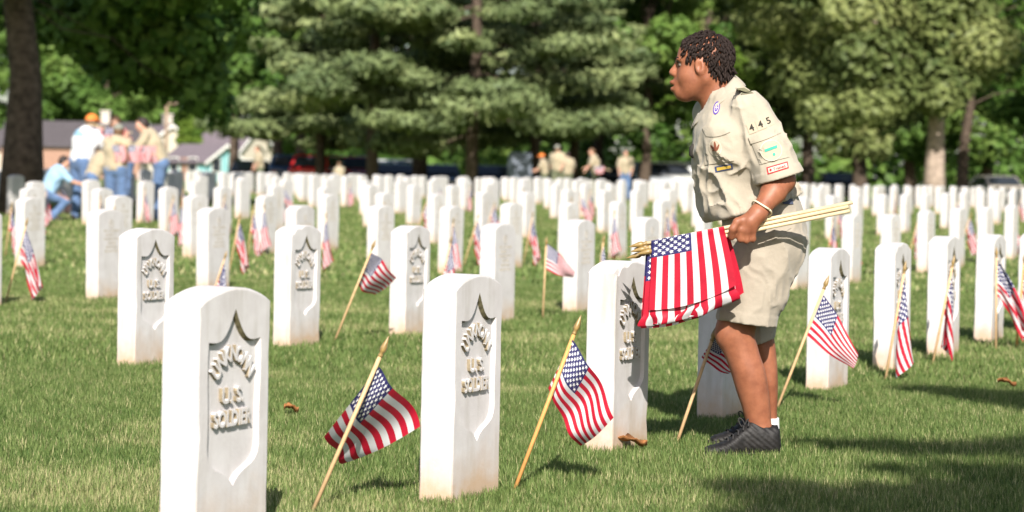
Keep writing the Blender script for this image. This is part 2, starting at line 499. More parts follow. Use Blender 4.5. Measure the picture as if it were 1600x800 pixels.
A_X = [(340, 4.93), (725, 5.85), (969, 6.98), (1136, 7.98), (1297, 9.12), (1397, 10.22), (1477, 11.1), (1548, 12.15), (1613, 13.0)]
A_LAB = ['largest white headstone with raised letters in a sunken shield',
         'white headstone with sunken shield between two leaning flags in the scout\'s row',
         'white headstone with sunken shield beside the scout, crossed by a slanting shadow',
         'white headstone half hidden behind the scout\'s bare legs',
         'white headstone with sunken shield just behind the scout\'s back',
         'white headstone with a brown leaf lying at its foot',
         'white headstone with a flag hanging straight down in front, third past the scout',
         'white headstone with a flag blown out sideways, fourth past the scout',
         'white headstone at the far end of the scout\'s row']
for (px, Y), lab in zip(A_X, A_LAB):
    p = pix(px, 400, Y); headstone(p[0], Y, lab, 'shield', 0.6); STONES.append((p[0], Y))
B_X = [(-38, 8.6, 'shield'), (229, 9.66, 'shield'), (465, 10.85, 'shield'), (641, 11.8, 'shield'), (778, 12.9, 'plain'), (905, 14.05, 'plain'), (1008, 15.1, 'plain'), (1110, 16.2, 'plain'), (1246, 17.6, 'plain'), (1330, 18.7, 'plain')]
B_LAB = ['white headstone at the start of the second row beside a leaning flag', 'white shield headstone behind the largest one with a flag on its far side',
         'white shield headstone left of the leaning flag in the second row', 'white shield headstone right of the leaning flag in the second row',
         'white headstone with a ringed cross behind the headstone between two flags', 'white headstone with a ringed cross beside a flag on an upright pole',
         'white headstone behind the bundle of flags in the scout\'s hand', 'white headstone hidden behind the scout', 'white headstone seen past the scout\'s shorts', 'white headstone at the far end of the second row']
for (px, Y, kd), lab in zip(B_X, B_LAB):
    if lab.startswith('white headstone hidden behind the scout') or px < 0: continue
    p = pix(px, 400, Y); headstone(p[0], Y, lab, kd, 0.6); STONES.append((p[0], Y))

bx_ = pix(1330, 400, 18.7)[0]
for k in range(1, 8):
    X_, Y_ = bx_ + .56 * k, 18.7 + 1.17 * k
    if X_ < .243 * Y_ + .4:
        headstone(X_, Y_, 'plain white headstone farther along the second row, past the scout\'s back', 'plain', 1.0); STONES.append((X_, Y_))

ORD = ['third', 'fourth', 'fifth', 'sixth', 'seventh', 'eighth', 'ninth', 'tenth', 'eleventh', 'twelfth', 'thirteenth', 'fourteenth', 'fifteenth', 'sixteenth', 'seventeenth', 'eighteenth', 'nineteenth', 'twentieth', 'twenty-first', 'twenty-second', 'twenty-third', 'twenty-fourth', 'twenty-fifth', 'twenty-sixth', 'twenty-seventh', 'twenty-eighth', 'twenty-ninth']
cand = []
for ri, name in enumerate(ORD):
    off = -(6.1 + 3.2 * ri) if ri < 2 else -(9.5 + 3.05 * (ri - 1))
    step = 1.30
    ph = {0: 6.59, 1: (np.array([-4.20, 20.1]) - O0) @ ROW}.get(ri, RNG.random() * step)
    for k in range(-40, 90):
        a = ph + k * step + RNG.normal() * 0.03
        P = O0 + NRM * off + ROW * a
        if P[1] < 6 or P[1] > 72: continue
        if abs(P[0]) > 0.243 * P[1] + 0.55: continue
        cand.append((P[1], P[0], ri))
cand.sort()
singles = cand[:270]; rest = cand[270:]
TREE_SPOTS = []
for (y, x, ri) in singles:
    headstone(x, y, 'plain white rounded headstone in the %s row from the scout\'s row' % ORD[ri], 'plain', 1.0, parts=(ri <= 2))
    STONES.append((x, y))
# the farthest stones, beyond counting
def far_stones(lst):
    # a low slab with a rounded top
    pr = [(-.15, -.06), (-.15, .58), (-.11, .607), (-.05, .622), (.05, .622), (.11, .607), (.15, .58), (.15, -.06)]
    base = np.array([(x, yy, z) for yy in (-ST / 2, ST / 2) for x, z in pr])
    V = []; Q = []; N8 = []
    for (y, x, ri) in lst:
        a = ROW_ROT + RNG.normal() * 0.03; c, s = math.cos(a), math.sin(a)
        b = len(V) * 16
        P = base * [1, 1, 1 + RNG.normal() * 0.03]
        V.append(np.stack([P[:, 0] * c - P[:, 1] * s + x, P[:, 0] * s + P[:, 1] * c + y, P[:, 2] + gz(y)], 1))
        for i in range(8): j = (i + 1) % 8; Q.append((b + j, b + i, b + 8 + i, b + 8 + j))
        N8 += [tuple(b + i for i in range(8)), tuple(b + 15 - i for i in range(8))]
    if V:
        o = obj('headstones_far', mesh_np('headstones_far', np.concatenate(V), [np.array(Q), np.array(N8)], False, [M['marble_far']]))
        tag(o, 'distant mass of white headstones at the far edge of the field', 'headstones', kind='stuff')
M['marble_far'] = plain('marble_far', (0.60, 0.57, 0.54), 0.6, 0.2, 0.08, 1.5)
far_stones(rest)

# ------------------------------------------------------------------ flags
HOIST, FLY = 0.200, 0.290
NU, NV = 20, 13

def cloth_sim(jobs, steps=230, gravity=9.8):
    """small sheets hung from their sticks, relaxed together under gravity and a light breeze; job: (pole_dir, top, pinned share, azimuth, wind, seed, bend)"""
    u = np.linspace(0, FLY, NU + 1); v = np.linspace(0, HOIST, NV + 1); nb = len(jobs)
    P = np.zeros((nb, NU + 1, NV + 1, 3)); W = np.ones((nb, NU + 1, NV + 1, 1)); WIND = np.zeros((nb, NU + 1, NV + 1, 3)); BEND = np.zeros((nb, 1, 1, 1)); SEED = np.zeros((nb, 1, 1, 1))
    for q, (pd, top, pinf, az, wind, seed, bend) in enumerate(jobs):
        r = np.random.default_rng(seed); pd = np.asarray(pd, float)
        fly = np.array([math.cos(az), math.sin(az), 0.0]); fly -= pd * (fly @ pd); fly /= np.linalg.norm(fly); side = np.cross(pd, fly)
        P[q] = top - pd * v[None, :, None] + fly * u[:, None, None] + side * (0.012 * np.sin(u / FLY * 7 + r.random() * 6)[:, None, None] * (u / FLY)[:, None, None]) + r.normal(size=P[q].shape) * 0.0008
        vv = np.linspace(0, 1, NV + 1); W[q, 0, :, 0] = ~((vv <= pinf + 1e-6) | (vv < 0.08)); WIND[q] = wind; BEND[q] = bend
        if pinf < .4: WIND[q] = np.asarray(wind)[None, None] * np.where(u < .3 * FLY, -1.1, .9)[:, None, None] * np.ones((1, NV + 1, 1)); SEED[q] = seed
    prev = P.copy(); P0 = P.copy(); dt = 1 / 60.0
    du, dv = FLY / NU, HOIST / NV; dg = math.hypot(du, dv); S = slice; A = S(None); cons = []
    def add(a, b, L, k):
        a = (A,) + a; b = (A,) + b
        n = [min(P[a].shape[i], P[b].shape[i]) for i in (1, 2)]
        wa = W[a][:, :n[0], :n[1]]; wb = W[b][:, :n[0], :n[1]]; ws_ = wa + wb; ws_[ws_ == 0] = 1
        cons.append((a, b, n, L, k * wa / ws_, k * wb / ws_))
    for o in (0, 1):
        add((S(o, NU, 2), A), (S(o + 1, NU + 1, 2), A), du, 1.0); add((A, S(o, NV, 2)), (A, S(o + 1, NV + 1, 2)), dv, 1.0)
        add((S(o, NU, 2), S(0, NV)), (S(o + 1, NU + 1, 2), S(1, NV + 1)), dg, 0.35); add((S(o, NU, 2), S(1, NV + 1)), (S(o + 1, NU + 1, 2), S(0, NV)), dg, 0.35)
    for o in range(4):
        add((S(o, NU - 1, 4), A), (S(o + 2, NU + 1, 4), A), 2 * du, BEND); add((A, S(o, NV - 1, 4)), (A, S(o + 2, NV + 1, 4)), 2 * dv, BEND)
    for o in range(8): add((S(o, NU - 3, 8), A), (S(o + 4, NU + 1, 8), A), 4 * du, BEND * .25)
    for it in range(steps):
        vel = (P - prev) * 0.96; prev = P.copy()
        P = P + (vel + (np.array([0, 0, -gravity]) + WIND * (0.7 + 0.3 * np.sin(it * 0.11 + SEED))) * dt * dt) * W
        for _ in range(5):
            for a, b, n, L, ca, cb in cons:
                pa = P[a][:, :n[0], :n[1]]; pb = P[b][:, :n[0], :n[1]]; d = pb - pa
                d *= 1 - L / (np.sqrt(np.einsum('...i,...i->...', d, d))[..., None] + 1e-9)
                pa += d * ca; pb -= d * cb
    return P

def upsample(P, k=2):
    """smooth a cloth grid by cubic interpolation along both directions"""
    def cub(A):
        n = A.shape[0]; t = np.linspace(0, n - 1, (n - 1) * k + 1); i = np.clip(t.astype(int), 0, n - 2); f = (t - i)[:, None, None]
        g = lambda j: A[np.clip(j, 0, n - 1)]
        p0, p1, p2, p3 = g(i - 1), g(i), g(i + 1), g(i + 2)
        return 0.5 * ((2 * p1) + (-p0 + p2) * f + (2 * p0 - 5 * p1 + 4 * p2 - p3) * f * f + (-p0 + 3 * p1 - 3 * p2 + p3) * f ** 3)
    Q = cub(P); Q = cub(np.swapaxes(Q, 0, 1)); return np.swapaxes(Q, 0, 1)

def flag_meshes(P, k=2):
    """striped cloth with its canton, and the fifty stars as small raised shapes on both sides"""
    Q = upsample(P, k); n, m, _ = Q.shape
    idx = np.arange(n * m).reshape(n, m)
    Fq = np.stack([idx[:-1, :-1], idx[1:, :-1], idx[1:, 1:], idx[:-1, 1:]], -1)
    I, J = np.meshgrid(np.arange(n - 1), np.arange(m - 1), indexing='ij')
    stripe = J // k
    mid = np.where(stripe % 2 == 0, 0, 1)
    mid = np.where((stripe < 7) & (I < 8 * k), 2, mid)
    cloth = mesh_np('cloth', Q.reshape(-1, 3), Fq.reshape(-1, 4), True, [M['red'], M['white'], M['blue']], mid.ravel())
    # stars
    du = np.gradient(Q, axis=0); dv = np.gradient(Q, axis=1); N = np.cross(du, dv); N /= np.linalg.norm(N, axis=-1, keepdims=True) + 1e-9
    def samp(A, u, v):
        u = np.clip(u, 0, n - 1.001); v = np.clip(v, 0, m - 1.001); i = u.astype(int); j = v.astype(int); a = (u - i)[:, None]; b = (v - j)[:, None]
        return (A[i, j] * (1 - a) + A[i + 1, j] * a) * (1 - b) + (A[i, j + 1] * (1 - a) + A[i + 1, j + 1] * a) * b
    SV = []; SF = []
    cw = 8 * k; chh = 7 * k
    ru = 0.0070 / (FLY / NU) * k; rv = 0.0070 / (HOIST / NV) * k
    for row in range(9):
        for c in range(6 if row % 2 == 0 else 5):
            cu = (1 + 2 * c + (row % 2)) / 12 * cw; cv = (row + 1) / 10 * chh
            ang = np.arange(10) * PI / 5; rr = np.where(np.arange(10) % 2 == 0, 1.0, 0.42)
            uu = np.concatenate([[cu], cu + ru * rr * np.sin(ang)]); vv = np.concatenate([[cv], cv - rv * rr * np.cos(ang)])
            p = samp(Q, uu, vv); nn = samp(N, uu, vv)
            for sgn in (1, -1):
                b = len(SV) * 11
                SV.append(p + nn * 0.0006 * sgn)
                for i in range(10): SF.append((b, b + 1 + i, b + 1 + (i + 1) % 10))
    stars = mesh_np('stars', np.concatenate(SV), np.array(SF), False, [M['star']])
    return cloth, stars

def pole_mesh(vec, dark=False):
    L = np.linalg.norm(vec); d = vec / L
    mb = MB(); mb.tube([-d * 0.04, d * L * 0.5, d * (L - 0.045)], [0.0062, 0.0060, 0.0058], 8)
    me = bpy.data.meshes.new('pole'); me.from_pydata(mb.v, [], mb.f); me.update(); me.materials.append(M['pole_dark' if dark else 'pole'])
    me.polygons.foreach_set('use_smooth', np.full(len(me.polygons), True))
    s = MB(); t = np.array([0, .004, .010, .013, .018, .026, .040, .056, .060]); rr = np.array([.0070, .0072, .0052, .0072, .0090, .0092, .0060, .0018, .0004])
    s.tube([d * (L - 0.048 + x) for x in t], rr, 8)
    sm = bpy.data.meshes.new('spear_tip'); sm.from_pydata(s.v, [], s.f); sm.update(); sm.materials.append(M['spear'])
    sm.polygons.foreach_set('use_smooth', np.full(len(sm.polygons), True))
    return me, sm

def make_flags(specs):
    """specs: (pole vector, azimuth, wind, seed, pinned share, dark pole, mesh fineness)"""
    jobs = []
    for vec, az, wind, seed, pinf, dark, k in specs:
        Ln = np.linalg.norm(vec); d = vec / Ln; jobs.append((d, d * (Ln - 0.06), pinf, az, np.asarray(wind, float), seed, 0.55 if pinf < .4 else 0.20))
    PP = cloth_sim(jobs); out = []
    for P, (vec, az, wind, seed, pinf, dark, k) in zip(PP, specs):
        out.append(pole_mesh(vec, dark) + flag_meshes(P, k))
    return out

GROUP_FLAGS = 'small flags planted by the graves'
def place_flag(loc, meshes, label, rz=0.0, scale=1.0):
    root = empty('grave_flag', loc, rz); root.scale = (scale,) * 3
    tag(root, label, 'flag', GROUP_FLAGS)
    p, sp, c, s = meshes
    obj('pole', p, root); obj('spear_tip', sp, root); cl = obj('cloth', c, root); obj('stars', s, cl)
    return root

# base pixel, tip pixel, depth lean, fly azimuth (deg), wind, pinned share of the hoist, dark pole, label
NEAR_FLAGS = [
    (488, 800, 605, 531, 0.02, -30, (7.0, -1.5, 0), 0.16, False, 'flag on a pale stick planted between the two largest headstones'),
    (803, 768, 906, 498, 0.05, -25, (5.5, -1.0, 0), 0.32, True, 'flag on an amber stick planted beside the headstone with crisp shield, brown spear tip'),
    (1057, 694, 1119, 512, 0.02, 75, (1.0, 6.0, 0.5), 1.0, False, 'flag leaning behind the scout\'s bare legs'),
    (1213, 641, 1294, 434, 0.04, -10, (6.0, -.8, 1.0), 1.0, False, 'faded flag on a leaning stick just behind the scout'),
    (1383, 596, 1415, 411, 0.02, -50, (.5, -.3, 0), 1.0, False, 'crumpled flag hanging in front of the headstone with the brown leaf'),
    (1457, 570, 1491, 402, 0.02, 200, (-.2, .2, 0), 1.0, False, 'pale flag hanging straight down in front of the third headstone past the scout'),
    (1556, 548, 1557, 388, 0.01, 5, (13, 0, 2), 1.0, False, 'flag blown out sideways from an upright pole past the scout'),
    (1588, 545, 1601, 398, 0.01, 15, (5, 0, 0), 1.0, True, 'flag on an amber pole at the end of the scout\'s row'),
    (522, 535, 586, 377, 0.02, -15, (8.0, -1, 2.0), 1.0, False, 'flag on a leaning pale stick between two shield headstones of the second row'),
    (326, 480, 354, 394, 0.03, 175, (-.5, 0, 0), 1.0, False, 'flag whose spear tip rises behind the largest headstone'),
    (684, 466, 706, 370, 0.02, 5, (.8, 0, 0), 0.6, False, 'flag just behind the headstone that stands between two leaning flags'),
    (848, 498, 854, 372, 0.0, -10, (14, -1, 3.0), 1.0, False, 'flag streaming from an upright pale pole beside the ringed cross headstone'),
    (930, 478, 944, 368, 0.02, 0, (1.0, 0, 0), 1.0, False, 'flag hanging behind the shadow-crossed headstone'),
    (8, 475, 43, 342, 0.0, -15, (7.0, 0, 1), 0.7, False, 'flag on a leaning stick at the start of the second row'),
]
SPECS = []; SPOT = []
for i, (bx, by, tx, ty, dy, az, wind, pin, dark, lab) in enumerate(NEAR_FLAGS):
    b = ground_at(bx, by); t = pix(tx, ty, b[1] + dy); SPOT.append((b, lab))
    SPECS.append((t - b, math.radians(az), wind, 30 + i, pin, dark, 2))
for i, (al, az, wind, pin) in enumerate([(0.18, -20, (5, 0, 1), 1.0), (0.30, 0, (7.0, .5, 1), .7), (0.05, 10, (.5, 0, 0), 1.0), (0.12, -35, (4.0, -.6, 0), 1.0), (0.02, 0, (12, 0, 2), 1.0), (0.22, 30, (.8, .8, 0), .6)]):
    SPECS.append((np.array([math.sin(al), 0, math.cos(al)]) * 0.53, math.radians(az), wind, 60 + i, pin, False, 1))
FM = make_flags(SPECS)
# five flags held out by the breeze: hoist top, hoist foot, fly top, fly foot (pixel, depth behind the stick) and ripple
SPREAD = {2: (((1118, 524, .006), (1096, 558, .02), (1162, 556, .05), (1138, 584, .05)), .012, 2.0), 0: (((592, 573, .006), (507, 682, .03), (655, 667, .14), (540, 722, .25)), .018, 2.2), 1: (((894, 531, .006), (857, 606, .012), (962, 650, .06), (904, 699, .12)), .018, 3.0),
          3: (((1287, 461, .006), (1261, 524, .006), (1341, 553, -.03), (1333, 576, -.02)), .012, 2.0), 8: (((579, 394, .006), (557, 444, .02), (619, 434, .12), (584, 461, .20)), .016, 2.4), 11: (((854, 380, .004), (851, 420, .004), (899, 425, -.04), (894, 434, -.03)), .014, 2.0)}
for i, (cs, amp, fr) in SPREAD.items():
    b = SPOT[i][0]; vec = SPECS[i][0]; A_, B_, C_, D_ = [pix(x, y, b[1] + dy + SPECS[i][0][1] * .6) - b for x, y, dy in cs]
    P = np.zeros((NU + 1, NV + 1, 3)); r = np.random.default_rng(90 + i); p1, p2 = r.random(2) * 6
    for a in range(NU + 1):
        for c in range(NV + 1):
            u, v = a / NU, c / NV
            top = A_ * (1 - u) + C_ * u; bot = B_ * (1 - u) + D_ * u; q = top * (1 - v) + bot * v
            w = math.sin(PI * min(1, u * 1.6 + .1) * .5)
            q = q + np.array([.35, 1.0, .12]) * amp * w * (math.sin(fr * PI * u + 2.2 * v + p1) + .5 * math.sin(fr * 2.3 * u - 3.5 * v + p2))
            q[2] += .012 * math.sin(PI * u) * (1 - v) - .010 * math.sin(PI * u) * v - .010 * u * math.sin(PI * v)
            P[a, c] = q
    FM[i] = FM[i][:2] + flag_meshes(P, 2)
VAR = FM[len(SPOT):]
for (b, lab), fm in zip(SPOT, FM): place_flag(b, fm, lab)
def flag_label(g):
    off = -(np.array([g[0], g[1]]) - O0) @ NRM; i = int(round((off - 0.1) / 3.07))
    return 'small flag on a thin stick in the %s row from the scout\'s row' % (['first', 'second'] + ORD)[max(1, min(i, 20))]
MID = [(37, 372, 1), (8, 400, 3), (279, 388, 2), (357, 428, 0), (386, 402, 3), (500, 372, 0), (504, 425, 2), (648, 372, 1), (724, 416, 1), (817, 414, 0), (700, 392, 3), (955, 405, 2), (1040, 382, 0), (1330, 428, 2), (1366, 418, 1), (1418, 408, 5), (1436, 420, 0), (1497, 398, 1), (1528, 402, 2), (1572, 398, 4), (430, 352, 0), (280, 345, 3), (905, 355, 4), (60, 352, 5), (1290, 420, 3)]
for px, py, v in MID:
    g = ground_at(px, py)
    place_flag(g, VAR[v], flag_label(g), RNG.normal() * 0.25)
nf = 0
for (y, x, ri) in singles:
    if y < 19 or y > 46 or RNG.random() > 0.36: continue
    q = np.array([x, y]) - ROW * 0.30 + NRM * 0.14
    place_flag((q[0], q[1], float(gz(q[1]))), VAR[int(RNG.integers(6))], flag_label(q), RNG.normal() * 0.5); nf += 1

# fallen leaves on the grass
def fallen_leaf(px, py, L, rz, label):
    p = ground_at(px, py)
    n = 9; V = []; Fs = []
    for i in range(n):
        t = i / (n - 1); w = 0.42 * L * math.sin(PI * min(1, t * 1.02)) ** 0.8 * (1 + 0.25 * math.sin(i * 2.3))
        z = 0.03 + 0.010 * math.sin(t * 5)
        for s in (-1, 0, 1): V.append((L * (t - .5), s * w, z + abs(s) * 0.016 + 0.004 * math.sin(i * 1.7 + s)))
    for i in range(n - 1):
        for s in range(2): a = i * 3 + s; Fs.append((a, a + 3, a + 4, a + 1))
    me = bpy.data.meshes.new('fallen_leaf'); me.from_pydata(V, [], Fs); me.update(); me.polygons.foreach_set('use_smooth', np.full(len(Fs), True))
    o = obj('fallen_leaf', me, None, M['dryleaf']); o.location = p; o.rotation_euler = (0, 0, rz)
    sd = o.modifiers.new('thick', 'SOLIDIFY'); sd.thickness = 0.0015
    tag(o, label, 'leaf', 'dry leaves on the grass')
fallen_leaf(455, 653, 0.055, 0.4, 'curled brown leaf on the grass beside the largest headstone')
fallen_leaf(985, 706, 0.11, 0.1, 'long orange leaf at the foot of the headstone beside the scout')
fallen_leaf(1406, 574, 0.10, 0.2, 'flat brown leaf at the foot of a headstone past the scout')
fallen_leaf(1573, 610, 0.08, -0.2, 'reddish leaf in the tree shadow past the scout')
fallen_leaf(210, 420, 0.10, 0.3, 'pale brown leaf on the lawn behind the second row')
fallen_leaf(1372, 566, 0.07, 1.2, 'small tan leaf between two headstones past the scout')

# ------------------------------------------------------------------ trees
M['leaf_green'] = thin('leaf_green', (0.035, 0.085, 0.014), 0.22, 0.5, 'tint', (0.11, 0.19, 0.04), third=(0.19, 0.26, 0.065))
M['leaf_olive'] = thin('leaf_olive', (0.055, 0.085, 0.025), 0.22, 0.5, 'tint', (0.175, 0.205, 0.07), third=(0.26, 0.275, 0.105))
M['leaf_bright'] = thin('leaf_bright', (0.05, 0.10, 0.014), 0.25, 0.5, 'tint', (0.125, 0.20, 0.03), third=(0.20, 0.25, 0.05))
M['needle'] = thin('pine_needle', (0.075, 0.11, 0.045), 0.12, 0.5, 'tint', (0.17, 0.21, 0.088), third=(0.29, 0.32, 0.135))

def foliage(clumps, n, size, seed, aspect=1.5, up=0.5, fill=0.6):
    """many small kite-shaped leaves scattered through ellipsoidal clumps (x, y, z, rx, rz)"""
    r = np.random.default_rng(seed); C = np.asarray(clumps, float)
    w = C[:, 3] ** 2 ; w /= w.sum()
    k = r.choice(len(C), n, p=w)
    D = r.normal(size=(n, 3)); D /= np.linalg.norm(D, axis=1)[:, None]
    rad = fill + (1.08 - fill) * r.random(n) ** 0.6
    lump = 0.75 + 0.5 * value_noise(D * 1.6 + C[k, :3] * 0.37 + 40, seed)
    off = D * (rad * lump)[:, None] * np.stack([C[k, 3], C[k, 3], C[k, 4]], 1)
    P = C[k, :3] + off
    N = D * 1.0 + r.normal(size=(n, 3)) * 0.42; N[:, 2] += up * .8; N /= np.linalg.norm(N, axis=1)[:, None]
    A = np.cross(N, r.normal(size=(n, 3))); A /= np.linalg.norm(A, axis=1)[:, None] + 1e-9; B = np.cross(N, A)
    s = size * (0.6 + 0.8 * r.random(n)); a = (s * aspect * .5)[:, None]; b = (s * .5)[:, None]
    V = np.stack([P - A * a, P + B * b - A * a * .1, P + A * a, P - B * b - A * a * .1 - N * b * .3], 1)
    ct = r.random(len(C))
    tint = np.clip(0.10 + 0.62 * ct[k] + 0.30 * (r.random(n) - .4), 0, 1)
    return V.reshape(-1, 3), np.arange(n * 4).reshape(n, 4), np.repeat(tint, 4)

def leaves(name, clumps, n, size, seed, mat, parent=None, **kw):
    V, Q, t = foliage(clumps, n, size, seed, **kw)
    return obj(name, mesh_np(name, V, Q, False, [mat], attrs={'tint': t}), parent)

def wander(a, b, n, amp, r):
    t = np.linspace(0, 1, n)[:, None]; P = np.asarray(a) * (1 - t) + np.asarray(b) * t
    J = r.normal(size=(n, 3)) * amp; J[0] = 0; J[-1] = 0
    return P + J

GROUP_TREES = 'trees round the cemetery'
def leafy_tree(name, x, y, h, rad, base, tr, mat, label, n=14000, size=0.24, seed=0, cx=0.0, cy=0.0, bark='bark', low=None, nc=44, trunk_lean=0.0, group=GROUP_TREES):
    r = np.random.default_rng(seed); z0 = float(gz(y))
    root = empty(name, (x, y, z0)); tag(root, label, 'tree', group)
    zc = (base + h) / 2; rz = (h - base) / 2
    cl = []
    for i in range(nc):
        d = r.normal(size=3); d /= np.linalg.norm(d); d *= (0.45 + 0.5 * r.random() ** .5)
        q = rad * (0.13 + 0.15 * r.random())
        cl.append((cx + d[0] * (rad - q * .6), cy + d[1] * (rad - q * .6), zc + d[2] * (rz - q * .5), q, q * (0.55 + .3 * r.random())))
    if low: cl += low
    leaves('crown', cl, n, size, seed + 1, mat, root)
    mb = MB()
    ht = base + rz * 1.1
    T = wander((0, 0, -0.2), (trunk_lean, 0, ht), 9, 0.05, r); T[0] = (0, 0, -0.2)
    R = np.linspace(tr, tr * .45, 9); R[0] = tr * 1.35; R[1] = tr * 1.08
    mb.tube(T, R, 12)
    order = sorted(cl, key=lambda c: c[2])[:: max(1, len(cl) // 12)]
    for c in order:
        s = 3 + int(4 * min(1, max(0, (c[2] - base * .8) / (ht + .01))))
        mb.tube(wander(T[min(s, 8)], c[:3], 6, 0.10 * rad / 5, r), np.linspace(tr * .20, tr * .05, 6) * (1 if c[2] > base else .25), 6)
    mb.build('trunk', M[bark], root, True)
    return root

def pine(x, y, h, rad, tr, label, seed, first=2.2, n=26000, size=0.15):
    r = np.random.default_rng(seed); z0 = float(gz(y))
    root = empty('pine_tree', (x, y, z0)); tag(root, label, 'tree', GROUP_TREES)
    mb = MB(); T = wander((0, 0, -0.2), (0, 0, h), 10, 0.06, r); mb.tube(T, np.linspace(tr, tr * .15, 10), 12)
    cl = []; z = first; lvl = 0
    while z < h - 0.5:
        f = 1 - (z - first) / (h - first)
        L0 = rad * (0.30 + 0.75 * f ** 0.8)
        nb = 4 + int(r.integers(2)); ph = r.random() * 6.28
        for b in range(nb):
            a = ph + 2 * PI * b / nb + r.normal() * 0.18; L = L0 * (0.65 + 0.5 * r.random())
            zz = z + r.normal() * 0.40; droop = -0.10 * L * (0.4 + f)
            tip = np.array([math.cos(a) * L, math.sin(a) * L, zz + droop + 0.12 * L])
            mid = np.array([math.cos(a) * L * .5, math.sin(a) * L * .5, zz + droop])
            mb.tube([(0, 0, zz), mid, tip], [tr * .22, tr * .12, tr * .03], 5)
            for t in (0.5, 0.72, 0.95):
                P = (1 - t) ** 2 * np.array([0, 0, zz]) + 2 * t * (1 - t) * mid + t * t * tip
                q = L * (0.19 + 0.12 * r.random()) * (1.15 - 0.3 * t)
                lat = np.array([-math.sin(a), math.cos(a), 0])
                for sgn in ((-1, 1) if t < .9 else (0,)):
                    cl.append((*(P + lat * sgn * q * .8 * r.random()), max(.35, q), max(.16, q * 0.32)))
        z += 1.15 + 0.75 * r.random() + 0.02 * lvl; lvl += 1
    leaves('crown', cl, n, size, seed + 1, M['needle'], root, aspect=2.4, up=0.5, fill=0.35)
    mb.build('trunk', M['bark'], root, True)
    return root

def atx(px, Y): return pix(px, 280, Y)[0]

# the big tree on the lawn at the left, its low boughs hang dark over the group of people
low = [(.2, 4.5, 3.5, 1.0, .7), (.9, 5.5, 3.1, 1.1, .8), (1.6, 5.0, 3.3, 1.1, .8), (2.2, 6.0, 3.6, 1.0, .7), (1.7, 6.6, 2.6, .8, .6), (2.1, 5.2, 2.3, .5, .5), (1.0, 6.0, 2.6, .7, .5), (2.4, 5.6, 4.2, .8, .6), (.3, 6.5, 2.9, .7, .5), (-.7, 5, 3.6, .9, .5), (0.3, -1.0, 3.9, .5, .35), (-.6, -1.2, 3.7, .6, .4), (1.2, 3, 4.2, 1.1, .7), (2.4, 3.2, 4.3, 1.1, .7), (2.3, 6.4, 1.95, .35, .4)] * 2
for q_ in range(40): low.append((-2.4 + 3.9 * RNG.random(), -9 + 8.5 * RNG.random(), 5.4 + 4.6 * RNG.random(), 1.35, .8))
leafy_tree('shade_tree', atx(33, 34), 34, 14, 4.3, 4.6, 0.30, M['leaf_green'], 'thick dark trunk with overhanging boughs beside the group of people', n=46000, size=0.17, seed=101, cx=-1.0, cy=1.5, low=low, nc=50)

D = [  # px, Y, height, radius, crown base, trunk radius, material, seed, cx
    (60, 220, 22, 9, 1.5, .4, 'leaf_green', 210), (165, 214, 19, 9, 1.0, .4, 'leaf_green', 211), (268, 222, 22, 8, 2, .4, 'leaf_bright', 212), (360, 226, 22, 9, 2.0, .4, 'leaf_bright', 213),
    (297, 192, 5.6, 1.3, 2.6, .15, 'leaf_bright', 214), (365, 122, 16, 4.6, 4.4, .3, 'leaf_green', 215), (436, 104, 15, 3.9, 2.4, .28, 'leaf_green', 216), (470, 112, 17, 5, 2.0, .3, 'leaf_olive', 217),
    (935, 106, 18, 5.5, 1.6, .3, 'leaf_green', 220), (1008, 96, 15, 4.2, 1.3, .25, 'leaf_green', 221), (1100, 102, 18, 5.0, 1.5, .3, 'leaf_bright', 222), (1185, 112, 19, 5.6, 1.3, .3, 'leaf_olive', 223),
    (1262, 100, 18, 5.2, 1.4, .3, 'leaf_olive', 224), (1342, 92, 17, 4.8, 1.5, .3, 'leaf_olive', 225), (1420, 110, 17, 5.5, 1.0, .3, 'leaf_green', 226), (1545, 108, 17, 6, 1.2, .3, 'leaf_green', 227), (870, 118, 18, 6, 1.2, .3, 'leaf_olive', 228)]
LAB = ['tall green tree behind the dark-roofed houses, next to the big trunk', 'broad green tree rising over the long dark roof', 'bright green tree behind the utility pole', 'bright green tree towering over the tan house',
       'small bright green tree between the houses', 'leafy green tree beside the turquoise house', 'low-branched green tree over the red car', 'olive tree next to the pines',
       'dark green tree behind the walking people', 'green tree over the silver car', 'bright yellow-green tree over the white car', 'olive green tree behind the scout\'s head',
       'olive green tree behind the scout\'s shoulder', 'olive leafy tree left of the pale trunk', 'green low tree seen under the pale-trunked tree', 'green tree in the shade past the dark trunk', 'olive tree behind the granite monument']
for (px, Y, h, rd, ba, tr, mt, sd), lab in zip(D, LAB):
    leafy_tree('leafy_tree', atx(px, Y), Y, h, rd, ba, tr, M[mt], lab, n=13000 if Y < 150 else 11000, size=0.23 if Y < 150 else 0.42, seed=sd)
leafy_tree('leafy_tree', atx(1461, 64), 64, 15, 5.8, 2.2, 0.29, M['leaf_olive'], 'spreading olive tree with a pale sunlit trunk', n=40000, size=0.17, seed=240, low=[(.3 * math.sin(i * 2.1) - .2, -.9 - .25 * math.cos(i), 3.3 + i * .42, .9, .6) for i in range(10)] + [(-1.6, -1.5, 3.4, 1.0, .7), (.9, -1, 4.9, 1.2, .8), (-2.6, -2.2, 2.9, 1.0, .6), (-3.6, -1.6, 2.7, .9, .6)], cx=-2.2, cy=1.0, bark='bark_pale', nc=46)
leafy_tree('leafy_tree', atx(1508, 70), 70, 15, 4.6, 2.4, 0.19, M['leaf_green'], 'shaded tree with a thin dark trunk', n=14000, size=0.18, seed=241, cx=1.5, cy=2.0)
